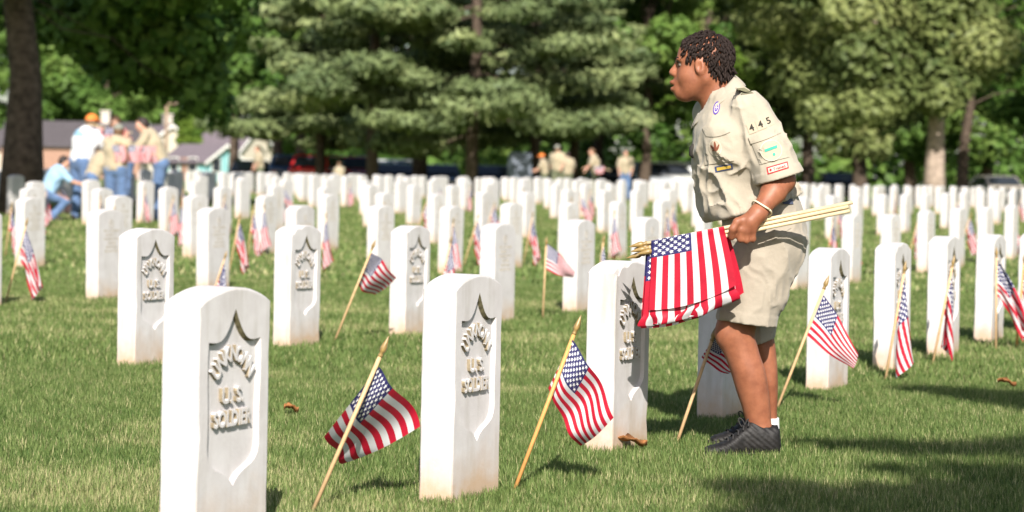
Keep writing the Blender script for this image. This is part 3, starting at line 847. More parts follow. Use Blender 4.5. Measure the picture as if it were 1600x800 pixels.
leafy_tree('leafy_tree', 22.0, 66, 15, 5.0, 3.6, 0.3, M['leaf_green'], 'tall tree out past the shaded trees, next to the thin dark trunk', n=14000, size=0.20, seed=244)
leafy_tree('leafy_tree', 21.0, 53, 16, 6.3, 5.8, 0.35, M['leaf_green'], 'tall tree shading the trees past the dark trunk', n=20000, size=0.20, seed=242)
leafy_tree('leafy_tree', atx(1610, 84), 84, 15, 4.5, 1.5, 0.25, M['leaf_green'], 'dark green tree at the far end past the dark trunk', n=12000, size=0.2, seed=243)
for px, Y, h, rd, tr, sd, fst, lab in ((583, 82, 20, 5.0, .26, 301, 3.6, 'pine with layered boughs and a reddish trunk'), (737, 80, 22, 5.6, .26, 302, 3.3, 'largest pine with wide layered grey-green boughs'),
                                  (655, 92, 21, 5.2, .36, 303, 3.4, 'pine with a thick dark trunk between two others'), (835, 88, 20, 4.8, .24, 304, 3.4, 'pine behind the granite monument'), (500, 94, 19, 4.4, .24, 305, 3.0, 'pine next to the leafy trees over the red car'), (900, 96, 20, 4.4, .24, 306, 3.4, 'pine behind the people walking past')):
    pine(atx(px, Y), Y, h, rd, tr, lab, sd, fst)

# the tree behind the photographer whose boughs throw the streaks of shade on the lawn
def ground_spot(px, py, z):
    g = ground_at(px, py); s = z / SUN_DIR.z
    return (g[0] + SUN_DIR.x * s, g[1] + SUN_DIR.y * s, z)
tx, ty = 7.5, -5.5
cl = []
for px, py, z, rx, rz in ((1150, 762, 6.3, .13, .05), (1230, 772, 6.2, .20, .06), (1320, 782, 6.2, .26, .08), (1410, 785, 6.3, .26, .08), (1500, 776, 6.4, .26, .09), (1590, 770, 6.0, .30, .1), (1270, 805, 6.1, .28, .08), (1420, 830, 6.1, .4, .1), (1580, 830, 6.0, .4, .1),
                          (1260, 694, 6.9, .08, .04), (1330, 700, 7.0, .13, .05), (1410, 702, 7.0, .17, .06), (1490, 704, 7.2, .19, .06), (1575, 704, 7.4, .22, .06), (1390, 738, 6.8, .12, .04), (1530, 738, 6.8, .20, .06),
                          (1440, 612, 7.0, .13, .07), (1490, 616, 7.1, .20, .10), (1550, 622, 7.2, .26, .11), (1620, 630, 7.4, .32, .12), (1720, 640, 7.6, .4, .2), (1740, 710, 7.0, .45, .2), (1780, 790, 6.6, .5, .2)):
    p = ground_spot(px, py, z); cl.append((p[0] - tx, p[1] - ty, p[2], rx, rz))
r = np.random.default_rng(77)
for i in range(26): d_ = r.normal(size=3); d_ /= np.linalg.norm(d_); cl.append((1.0 + d_[0] * 2.6, d_[1] * 2.4, 8.6 + d_[2] * 1.9, .9, .6))
root = empty('shade_tree', (tx, ty, 0)); tag(root, 'tall tree behind the photographer whose boughs shade the lawn past the scout', 'tree', GROUP_TREES)
leaves('crown', cl[:23], 5200, 0.085, 79, M['leaf_green'], root, up=.6, fill=.1); leaves('crown', cl[23:], 9000, 0.13, 78, M['leaf_green'], root, up=.6, fill=.1)
mb = MB(); T = wander((0, 0, -.2), (0, 0, 9), 8, .06, r); mb.tube(T, np.linspace(.36, .12, 8), 12)
for c in cl[:23:3] + cl[23::4]: mb.tube(wander(T[5], c[:3], 6, .12, r), np.linspace(.07, .012, 6), 6)
mb.build('trunk', M['bark'], root, True)

# the wood behind everything, one mass
wc = []; WR = np.random.default_rng(55)
for i in range(64): wc.append((-12.5 + 64 * (i + WR.random()) / 64, 126 + 14 * WR.random(), 0.6 + 2.2 * WR.random(), 2.0, 1.6))
for i in range(30): wc.append((-90 + 84 * (i + WR.random()) / 30, 232 + 8 * WR.random(), 1.5 + 3 * WR.random(), 3.2, 2.6))
for i in range(150):
    X = -16 + 64 * RNG.random(); Y = 132 + 16 * RNG.random(); q = 2.0 + 1.8 * RNG.random()
    wc.append((X, Y, -0.5 + 15 * RNG.random() ** 1.2, q, q * .75))
for i in range(120):
    X = -85 + 75 * RNG.random(); Y = 236 + 14 * RNG.random(); q = 3.0 + 2.2 * RNG.random()
    wc.append((X, Y, 0.5 + 20 * RNG.random() ** 1.1, q, q * .75))
tag(leaves('woods', wc, 56000, 0.60, 400, M['leaf_green'], None, fill=.3), 'distant green wood closing the view behind the trees', 'wood', kind='stuff')

# ------------------------------------------------------------------ road, houses, pole, monument, cars
M['asphalt'] = plain('asphalt', (0.055, 0.054, 0.053), 0.9, 0.2, 0.2, 8)
ROADZ = float(gz(100)) + 0.012
mb = MB(); mb.box((-120, 97, -0.4), (120, 106, ROADZ)); o = mb.build('road', M['asphalt']); tag(o, 'dark asphalt road beyond the headstones', 'road', kind='structure')
M['roof_dark'] = plain('roof_dark', (0.085, 0.075, 0.08), 0.85, 0.1, 0.25, 6)
M['roof_plum'] = plain('roof_plum', (0.15, 0.125, 0.14), 0.85, 0.1, 0.2, 6)
M['turquoise'] = plain('turquoise_siding', (0.25, 0.50, 0.52), 0.7, 0.2, 0.08, 4)
M['cream'] = plain('cream_siding', (0.52, 0.47, 0.38), 0.7, 0.2, 0.08, 4)
M['brick'] = plain('brick', (0.33, 0.20, 0.15), 0.9, 0.1, 0.25, 6)
M['trim'] = plain('white_trim', (0.72, 0.70, 0.66), 0.6, 0.2, 0.05)
M['pane'] = plain('window_glass', (0.03, 0.035, 0.045), 0.08, 0.5, 0.2)
M['chimney'] = plain('chimney_stone', (0.50, 0.45, 0.40), 0.9, 0.1, 0.2, 6)

def house(px, Y, w, dpt, eave, ridge, rot, wallm, roofm, label, chim=()):
    x = atx(px, Y); root = empty('house', (x, Y, float(gz(Y))), math.radians(rot)); tag(root, label, 'house', 'houses beyond the cemetery')
    mb = MB(); a, b = w / 2, dpt / 2          # ridge runs along local x
    mb.add([(-a, -b, -.3), (a, -b, -.3), (a, b, -.3), (-a, b, -.3), (-a, -b, eave), (a, -b, eave), (a, b, eave), (-a, b, eave), (-a, 0, ridge - .12), (a, 0, ridge - .12)],
           [(0, 1, 5, 4), (2, 3, 7, 6), (1, 2, 6, 9, 5), (3, 0, 4, 8, 7)])
    mb.build('wall', wallm, root)
    mb = MB(); ov = .35; s = (ridge - eave) / b
    for sg in (-1, 1):
        e = (a + ov); yo = sg * (b + ov); zo = eave - s * ov
        V = [(-e, 0, ridge), (e, 0, ridge), (e, yo, zo), (-e, yo, zo)]
        mb.add(V + [(p[0], p[1], p[2] - .12) for p in V], [(0, 1, 2, 3), (7, 6, 5, 4), (0, 3, 7, 4), (1, 5, 6, 2), (2, 6, 7, 3)])
    rf = mb.build('roof', roofm, root)
    for (cx, cy) in chim:
        m2 = MB(); m2.box((cx - .4, cy - .35, eave), (cx + .4, cy + .35, ridge + .9)); m2.box((cx - .48, cy - .43, ridge + .9), (cx + .48, cy + .43, ridge + 1.05)); m2.build('chimney', M['chimney'], rf)
    # barge boards and windows on the gable that faces the lawn
    for sg in (-1, 1):
        m2 = MB(); V = [(a + ov + .01, 0, ridge + .02), (a + ov + .01, sg * (b + ov), eave - s * ov + .02), (a + ov + .01, sg * (b + ov), eave - s * ov - .25), (a + ov + .01, 0, ridge - .27)]
        m2.add(V + [(p[0] + .06, p[1], p[2]) for p in V], [(0, 1, 2, 3), (7, 6, 5, 4), (0, 4, 5, 1), (3, 2, 6, 7)]); m2.build('barge_board', M['trim'], root)
    for yy in (-b * .45, b * .45):
        m2 = MB(); m2.box((a, yy - .55, .8), (a + .06, yy + .55, 2.1)); wn_ = m2.build('window', M['trim'], root)
        m3 = MB(); m3.box((a + .06, yy - .45, .9), (a + .075, yy + .45, 2.0)); m3.build('pane', M['pane'], wn_)
    for xx in (-a * .5, a * .4):
        m2 = MB(); m2.box((xx - .6, -b - .06, .8), (xx + .6, -b, 2.1)); wn_ = m2.build('window', M['trim'], root)
        m3 = MB(); m3.box((xx - .5, -b - .075, .9), (xx + .5, -b - .06, 2.0)); m3.build('pane', M['pane'], wn_)
    m2 = MB(); m2.box((-.5, -b - .05, 0), (.5, -b, 2.05)); m2.build('door', M['brick'], root)
house(120, 196, 12.5, 8, 3.1, 5.3, 3, M['brick'], M['roof_dark'], 'brick house with a long dark roof and two chimneys', ((-4.2, 0), (2.6, 0)))
house(248, 200, 7, 6, 3.0, 5.2, -62, M['cream'], M['roof_plum'], 'house with a white-trimmed gable beside the utility pole', ((0.8, .5),))
house(318, 186, 5.4, 4.4, 1.9, 3.3, -40, M['turquoise'], M['roof_plum'], 'turquoise house with a small front gable')
house(360, 200, 6.4, 5.0, 3.0, 5.3, -35, M['cream'], M['roof_plum'], 'cream house with a steep grey roof')
house(-10, 205, 8, 7, 2.8, 4.6, 8, M['cream'], M['roof_dark'], 'pale house hidden behind the big trunk')

M['creosote'] = plain('pole_wood', (0.30, 0.21, 0.15), 0.9, 0.1, 0.25, 12)
px_, Yp = 259, 168
root = empty('utility_pole', (atx(px_, Yp), Yp, float(gz(Yp)))); tag(root, 'brown wooden utility pole with crossarms behind the people', 'utility pole')
zt = pix(px_, 136, Yp)[2] - gz(Yp)
mb = MB(); mb.tube([(0, 0, -.3), (0, 0, zt * .5), (0, 0, zt)], [.15, .13, .10], 10); mb.build('post', M['creosote'], root, True)
for zz in (zt - .35, zt - 1.3):
    mb = MB(); mb.box((-.3, -.08, zz - .05), (1.9, .06, zz + .05)); ca = mb.build('crossarm', M['creosote'], root)
    for xx in (-.2, .8, 1.7): m2 = MB(); m2.tube([(xx, 0, zz + .07), (xx, 0, zz + .16), (xx, 0, zz + .24)], [.03, .05, .02], 8); m2.build('insulator', M['trim'], ca)

M['granite'] = plain('granite', (0.15, 0.17, 0.21), 0.6, 0.3, 0.2, 14, 0.3)
Ym = 78; c = pix(812, 272, Ym); zg = float(gz(Ym)); zt = pix(812, 238, Ym)[2] - zg
root = empty('monument', (c[0], Ym, zg), math.radians(24)); tag(root, 'blue-grey granite monument standing in front of the pines', 'monument')
mb = MB(); mb.box((-.55, -.38, -.1), (.55, .38, .22)); mb.build('plinth', M['granite'], root, False, .02)
mb = MB(); mb.box((-.45, -.28, .2205), (.45, .28, zt), .06); mb.build('die', M['granite'], root, False, .05)

M['tyre'] = plain('tyre', (0.02, 0.02, 0.02), 0.9); M['rim'] = plain('rim', (0.5, 0.5, 0.52), 0.35, 0.5); M['lamp'] = plain('lamp_glass', (0.75, 0.75, 0.72), 0.1, 0.6)
M['taillamp'] = plain('tail_lamp', (0.45, 0.02, 0.02), 0.2, 0.5)
def car(px, Y, colr, label, rot, suv=False, L=4.5, h=1.45):
    x = atx(px, Y); root = empty('parked_car', (x, Y, ROADZ if 97 < Y < 106 else float(gz(Y))), math.radians(rot)); tag(root, label, 'car', 'cars parked along the road')
    h = 1.75 if suv else h; w = 0.92; pm, nt, b = nmat('car_paint', 0.25, 0.5); n = noise(nt, coords(nt), 3); nt.links.new(ramp(nt, n, [(.3, tuple(c_ * .92 for c_ in colr)), (.7, colr)]).outputs[0], b.inputs['Base Color']); b.inputs['Coat Weight'].default_value = .6
    a = L / 2; bl = .52 * h / 1.45 + .1; bh = .62 * h
    if suv: prof = [(-a, .3), (-a, bh), (-a + .12, bh + .1), (-a + .35, h - .06), (-a + .6, h), (a - 1.75, h), (a - 1.05, bh + .05), (a - .15, bh - .12), (a, bh - .25), (a, .3)]
    else: prof = [(-a, .3), (-a, bh - .05), (-a + .55, bh + .05), (-a + 1.25, h - .05), (-a + 1.7, h), (a - 1.95, h - .02), (a - 1.25, bh + .02), (a - .2, bh - .16), (a, bh - .28), (a, .3)]
    V = []; n_ = len(prof)
    for lv, f in ((-1, 1), (1, 1)):
        for (xx, zz) in prof:
            ww = w * (1 - .17 * max(0, (zz - bh) / (h - bh + 1e-6))) ; V.append((xx, lv * ww, zz))
    Fs = [tuple(range(n_)), tuple(range(2 * n_ - 1, n_ - 1, -1))] + [(i, i + n_, (i + 1) % n_ + n_, (i + 1) % n_) for i in range(n_)]
    mb = MB(); mb.add(V, Fs); mb.build('body', pm, root, False, .06)
    # glass
    ws_x0, ws_x1 = (a - 1.72, a - 1.08) if suv else (a - 1.92, a - 1.3)
    def glass(name, P):
        m = MB(); m.add(P, [(0, 1, 2, 3)]); o_ = m.build(name, M['pane'], root); sd_ = o_.modifiers.new('thick', 'SOLIDIFY'); sd_.thickness = .02; sd_.offset = 0
    zt_, zb_ = h - .06, bh + .1
    glass('windscreen', [(ws_x0 + .02, -.68, zt_), (ws_x0 + .02, .68, zt_), (ws_x1 + .02, .78, zb_), (ws_x1 + .02, -.78, zb_)])
    rx0, rx1 = (-a + .36, -a + .14) if suv else (-a + 1.2, -a + .62)
    glass('rear_window', [(rx0 - .03, -.64, zt_ - .03), (rx0 - .03, .64, zt_ - .03), (rx1 - .03, .74, zb_), (rx1 - .03, -.74, zb_)])
    for sg in (-1, 1):
        glass('side_window', [(ws_x0 - .1, sg * .79, zt_ - .04), (rx0 + .25, sg * .79, zt_ - .04), (rx1 + .35, sg * .93, zb_), (ws_x1 - .2, sg * .93, zb_)])
        for xx in (-a + .85, a - .85):
            m = MB(); m.tube([(xx, sg * (w - .2), .33), (xx, sg * (w + .01), .33)], [.33, .33], 18); wh = m.build('wheel', M['tyre'], root)
            m = MB(); m.tube([(xx, sg * (w + .005), .33), (xx, sg * (w + .03), .33)], [.2, .18], 14); m.build('rim', M['rim'], wh)
        m = MB(); m.box((a - .06, sg * .62 - .16, bh - .42), (a + .03, sg * .62 + .16, bh - .27)); m.build('headlight', M['lamp'], root)
        m = MB(); m.box((-a - .02, sg * .7 - .12, bh - .35), (-a + .05, sg * .7 + .12, bh - .15)); m.build('tail_lamp', M['taillamp'], root)
CARS = [(392, 101, (.02, .02, .025), 'black car below the leafy tree, next to the houses', -88, False), (452, 100.5, (.03, .07, .17), 'blue car next to the red one', 95, True), (503, 98.2, (.62, .02, .02), 'bright red car under the leafy trees', 78, True),
        (556, 102, (.28, .03, .04), 'maroon car beside the reddish pine trunk', -95, True), (618, 101, (.02, .03, .06), 'navy car between the pine trunks', -90, False), (690, 102, (.03, .04, .06), 'dark blue-grey car under the largest pine', -90, False),
        (768, 101, (.02, .05, .12), 'deep blue car next to the granite monument', -85, False), (948, 100, (.02, .025, .03), 'black car behind the walking people', -90, False), (1014, 99.5, (.45, .47, .50), 'silver car with bright headlights', -82, True), (1070, 98.7, (.72, .72, .72), 'white sport utility car partly behind the scout', -35, True),
        (1310, 102, (.03, .03, .035), 'dark car in the shade left of the pale trunk', -90, False), (1560, 101, (.40, .36, .30), 'tan car in the shade past the dark trunk', -80, False)]
for px, Y, c_, lab, rot, suv in CARS: car(px, Y, c_, lab, rot, suv)
# white van farther back between the pine trunks
car(624, 116, (.75, .75, .74), 'white van standing behind the pine trunks', -60, True, 5.2)

# ------------------------------------------------------------------ sculpting with distance fields
def smin(a, b, k):
    h = np.clip(0.5 + 0.5 * (b - a) / k, 0, 1); return b * (1 - h) + a * h - k * h * (1 - h)
def smax(a, b, k): return -smin(-a, -b, k)
def rcone(P, a, b, ra, rb):
    a = np.asarray(a, float); b = np.asarray(b, float); ba = b - a
    h = np.clip(((P - a) @ ba) / (ba @ ba), 0, 1)
    return np.linalg.norm(P - a - h[:, None] * ba, axis=1) - (ra + (rb - ra) * h)
def ell(P, c, r):
    r = np.asarray(r, float) * np.ones(3); return (np.linalg.norm((P - np.asarray(c)) / r, axis=1) - 1) * r.min()
def chain(P, pts, rad, k=0.0):
    d = None
    for a, b, ra, rb in zip(pts[:-1], pts[1:], rad[:-1], rad[1:]):
        e = rcone(P, a, b, ra, rb); d = e if d is None else (smin(d, e, k) if k else np.minimum(d, e))
    return d
def pchip(x, y, q):
    x = np.asarray(x, float); y = np.asarray(y, float); h = np.diff(x); d = np.diff(y) / h; m = np.zeros_like(y)
    m[1:-1] = np.where(d[:-1] * d[1:] > 0, 2 * d[:-1] * d[1:] / (d[:-1] + d[1:] + 1e-12), 0); m[0] = d[0]; m[-1] = d[-1]
    i = np.clip(np.searchsorted(x, q) - 1, 0, len(h) - 1); t = (q - x[i]) / h[i]
    t = np.clip(t, 0, 1)
    return (2 * t ** 3 - 3 * t ** 2 + 1) * y[i] + (t ** 3 - 2 * t ** 2 + t) * h[i] * m[i] + (-2 * t ** 3 + 3 * t ** 2) * y[i + 1] + (t ** 3 - t ** 2) * h[i] * m[i + 1]
class Loft:
    """solid given by ellipses stacked along one axis; rows: (s, c1, r1, c2, r2)"""
    def __init__(s, rows, axis=2, e=2.0, cap=0.015):
        A = np.array(sorted(rows)); s.q = np.linspace(A[0, 0], A[-1, 0], 240)
        s.T = [pchip(A[:, 0], A[:, i], s.q) for i in range(1, 5)]; s.axis = axis; s.e = e; s.cap = cap
        s.o = [i for i in range(3) if i != axis]
    def __call__(s, P):
        z = P[:, s.axis]; c1, r1, c2, r2 = [np.interp(z, s.q, t) for t in s.T]
        q = (np.abs((P[:, s.o[0]] - c1) / r1) ** s.e + np.abs((P[:, s.o[1]] - c2) / r2) ** s.e) ** (1 / s.e)
        d = (q - 1) * np.minimum(r1, r2)
        return smax(smax(d, z - s.q[-1], s.cap), s.q[0] - z, s.cap)

def surface(f, lo, hi, h):
    """surface nets: a smooth quad mesh on the zero level of f"""
    lo = np.asarray(lo, float); hi = np.asarray(hi, float); B = 12
    nb = np.ceil((hi - lo) / (h * B)).astype(int); n = nb * B
    cen = np.stack(np.meshgrid(*[lo[i] + (np.arange(nb[i]) + .5) * B * h for i in range(3)], indexing='ij'), -1).reshape(-1, 3)
    cv = f(cen); near = np.abs(cv) < B * h * 0.87 * 1.25 + 0.012
    vals = np.repeat(np.repeat(np.repeat(np.where(cv < 0, -1.0, 1.0).reshape(nb), B, 0), B, 1), B, 2).astype(np.float32)
    loc = np.stack(np.meshgrid(*[np.arange(B)] * 3, indexing='ij'), -1).reshape(-1, 3)
    bi = np.stack(np.unravel_index(np.nonzero(near)[0], nb), -1)
    CH = 160
    for s in range(0, len(bi), CH):
        g = (bi[s:s + CH, None] * B + loc[None]).reshape(-1, 3)
        vals[g[:, 0], g[:, 1], g[:, 2]] = f(lo + g * h)
    # cells
    S = vals < 0
    corners = [(i, j, k) for i in (0, 1) for j in (0, 1) for k in (0, 1)]
    sub = lambda A, c: A[c[0]:n[0] - 1 + c[0], c[1]:n[1] - 1 + c[1], c[2]:n[2] - 1 + c[2]]
    cnt = sum(sub(S, c).astype(np.int8) for c in corners)
    cells = np.stack(np.nonzero((cnt > 0) & (cnt < 8)), -1)
    acc = np.zeros((len(cells), 3)); num = np.zeros(len(cells))
    for a in range(8):
        for b in range(a + 1, 8):
            ca, cb = np.array(corners[a]), np.array(corners[b])
            if np.abs(ca - cb).sum() != 1: continue
            ga = cells + ca; gb = cells + cb
            va = vals[ga[:, 0], ga[:, 1], ga[:, 2]]; vb = vals[gb[:, 0], gb[:, 1], gb[:, 2]]
            m = (va < 0) != (vb < 0); t = np.where(m, va / np.where(m, va - vb, 1), 0)
            acc += np.where(m[:, None], ca + (cb - ca) * t[:, None], 0); num += m
    V = lo + (cells + acc / num[:, None]) * h
    idx = -np.ones(n, np.int64); idx[cells[:, 0], cells[:, 1], cells[:, 2]] = np.arange(len(cells))
    Q = []
    for ax in range(3):
        o1, o2 = [i for i in range(3) if i != ax]
        sl0 = [slice(1, n[i] - 1) for i in range(3)]; sl1 = list(sl0); sl1[ax] = slice(2, n[ax])
        sl0[ax] = slice(1, n[ax] - 1)
        s0 = S[tuple(sl0)]; s1 = S[tuple(sl1)]
        e = np.stack(np.nonzero(s0 != s1), -1) + 1
        flip = S[e[:, 0], e[:, 1], e[:, 2]]
        d1 = np.zeros(3, int); d1[o1] = 1; d2 = np.zeros(3, int); d2[o2] = 1
        g = lambda q: idx[q[:, 0], q[:, 1], q[:, 2]]
        q = np.stack([g(e - d1 - d2), g(e - d2), g(e), g(e - d1)], 1)
        if ax == 1: flip = ~flip
        q[~flip] = q[~flip][:, ::-1]
        Q.append(q[(q >= 0).all(1)])
    return V, np.concatenate(Q)

def sculpt(name, f, lo, hi, h, mat, parent, relax=1):
    V, Q = surface(f, lo, hi, h)
    return obj(name, mesh_np(name, V, Q, True, [mat]), parent)

def vn3(P, f, seed): return value_noise(P * f + 50, seed) - 0.5

# ------------------------------------------------------------------ the scout
def skin_mat(name, lo, hi, rough=0.42):
    m, nt, b = nmat(name, rough, 0.4); v = coords(nt)
    nt.links.new(ramp(nt, noise(nt, v, 22, 5, .6), [(.32, lo), (.68, hi)]).outputs[0], b.inputs['Base Color'])
    b.inputs['Subsurface Weight'].default_value = 0.12; b.inputs['Subsurface Radius'].default_value = (0.012, 0.004, 0.002); b.inputs['Subsurface Scale'].default_value = 0.6
    bump(nt, b, noise(nt, v, 260, 3), 0.12, 0.001)
    return m
def weave_mat(name, c, var=0.10, rough=0.85):
    m, nt, b = nmat(name, rough, 0.15); v = coords(nt)
    n1 = noise(nt, v, 9, 5, .6)
    nt.links.new(ramp(nt, n1, [(.3, tuple(x * (1 - var) for x in c)), (.7, tuple(x * (1 + var) for x in c))]).outputs[0], b.inputs['Base Color'])
    b.inputs['Sheen Weight'].default_value = 0.15
    n2 = noise(nt, v, 48, 5, .65); bump(nt, b, n2, 0.35, 0.006)
    return m
M['skin'] = skin_mat('skin', (0.20, 0.068, 0.034), (0.31, 0.116, 0.060), 0.52)
M['khaki'] = weave_mat('khaki_shirt', (0.365, 0.318, 0.252))
M['shorts'] = weave_mat('khaki_shorts', (0.32, 0.277, 0.222))
M['patch'] = weave_mat('patch_tan', (0.42, 0.345, 0.255), .06); M['olive'] = weave_mat('loop_olive', (0.15, 0.14, 0.09), .1)
M['hair'] = plain('hair', (0.018, 0.011, 0.009), 0.75, 0.2, 0.5, 90)
M['black'] = plain('black_shoe', (0.011, 0.0095, 0.009), 0.6, 0.35, 0.5, 60, .5); M['sole'] = plain('sole', (0.035, 0.032, 0.03), 0.8, 0.2, .3)
M['sock'] = plain('white_sock', (0.75, 0.74, 0.72), 0.9, 0.1, .05); M['lace'] = plain('lace', (0.03, 0.028, 0.028), 0.8)
M['eye'] = plain('eye_white', (0.20, 0.15, 0.12), 0.25, 0.5, .05); M['iris'] = plain('iris', (0.02, 0.012, 0.008), 0.1, 0.6)
M['lip'] = plain('lip', (0.34, 0.13, 0.10), 0.4, 0.4, .1)
M['cream_band'] = plain('wristband', (0.72, 0.62, 0.44), 0.6); M['purple'] = plain('purple_thread', (0.09, 0.05, 0.30), .8); M['redthread'] = plain('red_thread', (0.55, 0.02, 0.03), .8)
M['brown'] = plain('brown_thread', (0.16, 0.05, 0.025), .8); M['ink'] = plain('black_thread', (0.03, 0.027, 0.022), .8); M['green'] = plain('green_thread', (0.05, 0.36, 0.27), .8)
M['navy'] = plain('navy_thread', (0.035, 0.05, 0.12), .8); M['gold'] = plain('gold_thread', (0.55, 0.36, 0.06), .8); M['badge_white'] = plain('badge_white', (0.52, 0.46, 0.37), .8)
M['navy_cloth'] = weave_mat('navy_cloth', (0.05, 0.06, 0.10))

BY = 6.95
b0 = pix(1165, 705, BY); BOY = np.array([b0[0], BY, 0.0])
def L(x, y, dy=0.0): return pix(x, y, BY + dy) - BOY
def ppm(dy=0.0): return F / (BY + dy)
def rows(tab, dy_default=0.0):
    out = []
    for row in tab:
        py, xf, xb, dy, hd = row
        c = L((xf + xb) / 2, py, dy); out.append((c[2], c[0], (xb - xf) / 2 / ppm(dy), c[1], hd))
    return out

boy = empty('person', tuple(BOY)); tag(boy, 'scout in a khaki uniform shirt and shorts leaning forward, holding a bundle of flags', 'person')

# head frame: forward, left, up
HC = L(1100, 105, 0.0); yaw = math.radians(9)
FW = np.array([-math.cos(yaw), math.sin(yaw), 0]); LF = np.array([-math.sin(yaw), -math.cos(yaw), 0]); UP = np.array([0.0, 0, 1])
HR = np.stack([FW, LF, UP], 1)
def hp(f, l, u): return HC + FW * f + LF * l + UP * u
def head_sdf(P):
    Q = (P - HC) @ HR; A = Q.copy(); A[:, 1] = np.abs(A[:, 1])
    d = ell(Q, (-.010, 0, .033), (.082, .069, .078))
    d = smin(d, ell(Q, (.046, 0, .036), (.042, .056, .050)), .02)
    d = smin(d, ell(Q, (.036, 0, -.030), (.053, .053, .078)), .02)
    d = smin(d, ell(A, (.044, .030, -.030), (.034, .026, .036)), .02)
    d = smin(d, rcone(A, (-.005, .050, -.040), (.058, .016, -.090), .020, .018), .025)
    d = smin(d, ell(Q, (.068, 0, -.090), (.024, .024, .021)), .018)
    d = smin(d, ell(A, (.079, .020, .021), (.014, .024, .008)), .012)
    d = smax(d, -ell(A, (.100, .032, .006), (.018, .018, .012)), .012)
    d = smin(d, rcone(Q, (.086, 0, .012), (.103, 0, -.018), .008, .0125), .010)
    d = smin(d, ell(A, (.094, .012, -.024), (.013, .0095, .0085)), .006)
    d = smin(d, ell(Q, (.090, 0, -.062), (.012, .026, .026)), .012)
    d = smin(d, ell(Q, (.1015, 0, -.052), (.0115, .022, .0092)), .004)
    d = smin(d, ell(Q, (.0975, 0, -.0735), (.0125, .020, .0100)), .004)
    d = smax(d, -ell(Q, (.110, 0, -.0625), (.018, .024, .0034)), .003)
    # ears
    e = ell((A - [.008, .068, -.004]) @ np.array([[1, 0, .22], [0, 1, 0], [-.22, 0, 1]]), (0, 0, 0), (.018, .011, .031))
    e = smax(e, -ell(A, (.011, .080, .001), (.0095, .0105, .019)), .003)
    d = smin(d, e, .006)
    d = smin(d, rcone(P, L(1114, 122), L(1128, 190), .054, .060), .028)
    return d

SHO_L, ELB_L, WRI_L = L(1180, 182, -.15), L(1222, 281, -.185), L(1184, 334, -.262)
SHO_R, ELB_R, WRI_R = L(1106, 192, .15), L(1165, 285, .20), L(1185, 350, .22)
K = [L(1150, 353, -.268), L(1158, 359, -.276), L(1167, 361, -.277), L(1176, 360, -.272)]
def hand_sdf(P):
    d = rcone(P, WRI_L, L(1172, 346, -.270), .030, .027)
    for i, k in enumerate(K): d = smin(d, rcone(P, WRI_L + (k - WRI_L) * .25, k, .017, .0125), .012)
    for i, k in enumerate(K):
        m = k + np.array([-.002 + .001 * i, .006, -.028 - .002 * (i in (1, 2))]); t = m + np.array([.001, .036, .004]); u = t + np.array([.002, -.002, .026])
        f = chain(P, [k, m, t, u], [.0122, .0110, .0098, .0085], .004); d = smin(d, f, .0035)
    th = chain(P, [L(1174, 338, -.266), L(1152, 347, -.280), L(1145, 358, -.282), L(1143, 371, -.270)], [.016, .0135, .0125, .0105], .006)
    return smin(d, th, .006)
LEG_L = Loft(rows([(440, 1130, 1232, -.085, .078), (470, 1128, 1210, -.085, .07), (500, 1122, 1186, -.085, .058), (520, 1121, 1180, -.085, .053), (545, 1128, 1185, -.083, .052), (580, 1141, 1196, -.08, .056), (610, 1150, 1201, -.078, .052), (640, 1160, 1204, -.075, .043), (665, 1166, 1206, -.073, .036), (690, 1170, 1212, -.07, .036), (704, 1168, 1214, -.07, .036)]))
LEG_R = Loft(rows([(440, 1140, 1232, .095, .078), (480, 1152, 1212, .095, .066), (510, 1160, 1207, .095, .056), (530, 1164, 1210, .097, .053), (555, 1173, 1213, .10, .052), (590, 1184, 1215, .105, .053), (620, 1190, 1215, .11, .046), (645, 1196, 1214, .115, .038), (670, 1196, 1215, .12, .034), (690, 1194, 1217, .12, .034)]))
TORSO = Loft(rows([(158, 1112, 1156, -.01, .070), (172, 1099, 1178, -.01, .105), (190, 1089, 1196, -.01, .148), (215, 1085, 1210, -.01, .172), (245, 1087, 1222, -.01, .170), (275, 1092, 1236, 0, .164), (300, 1096, 1246, 0, .160), (320, 1100, 1251, 0, .160), (336, 1105, 1253, 0, .158), (350, 1114, 1250, 0, .15)]), e=2.25, cap=.03)
def body_sdf(P):
    d = head_sdf(P)
    d = smin(d, TORSO(P) + .016, .02)
    arm = chain(P, [SHO_L + [0, .02, -.02], ELB_L], [.036, .044]); fore = chain(P, [ELB_L, ELB_L + (WRI_L - ELB_L) * .35, WRI_L], [.039, .038, .0262], .02)
    arm = smin(arm, fore, .015); d = smin(d, smin(arm, hand_sdf(P), .010), .012)
    ra = smin(chain(P, [SHO_R + [0, -.02, -.02], ELB_R, WRI_R], [.036, .040, .028], .01), ell(P, WRI_R + [0.0, 0, -.05], (.035, .018, .05)), .015)
    for i in range(4): ra = smin(ra, rcone(P, WRI_R + [-.024 + .016 * i, 0, -.085], WRI_R + [-.024 + .014 * i - .008, .004, -.125], .0095, .0075), .003)
    d = smin(d, ra, .012)
    d = smin(d, LEG_L(P), .03); d = smin(d, LEG_R(P), .02)
    d = smin(d, ell(P, L(1192, 400), (.105, .15, .10)), .04)
    # kneecap and calf
    d = smin(d, ell(P, L(1130, 522, -.09), (.022, .030, .032)), .03)
    return d
sculpt('body', body_sdf, (-.40, -.42, -.01), (.36, .36, 1.44), .0049, M['skin'], boy)

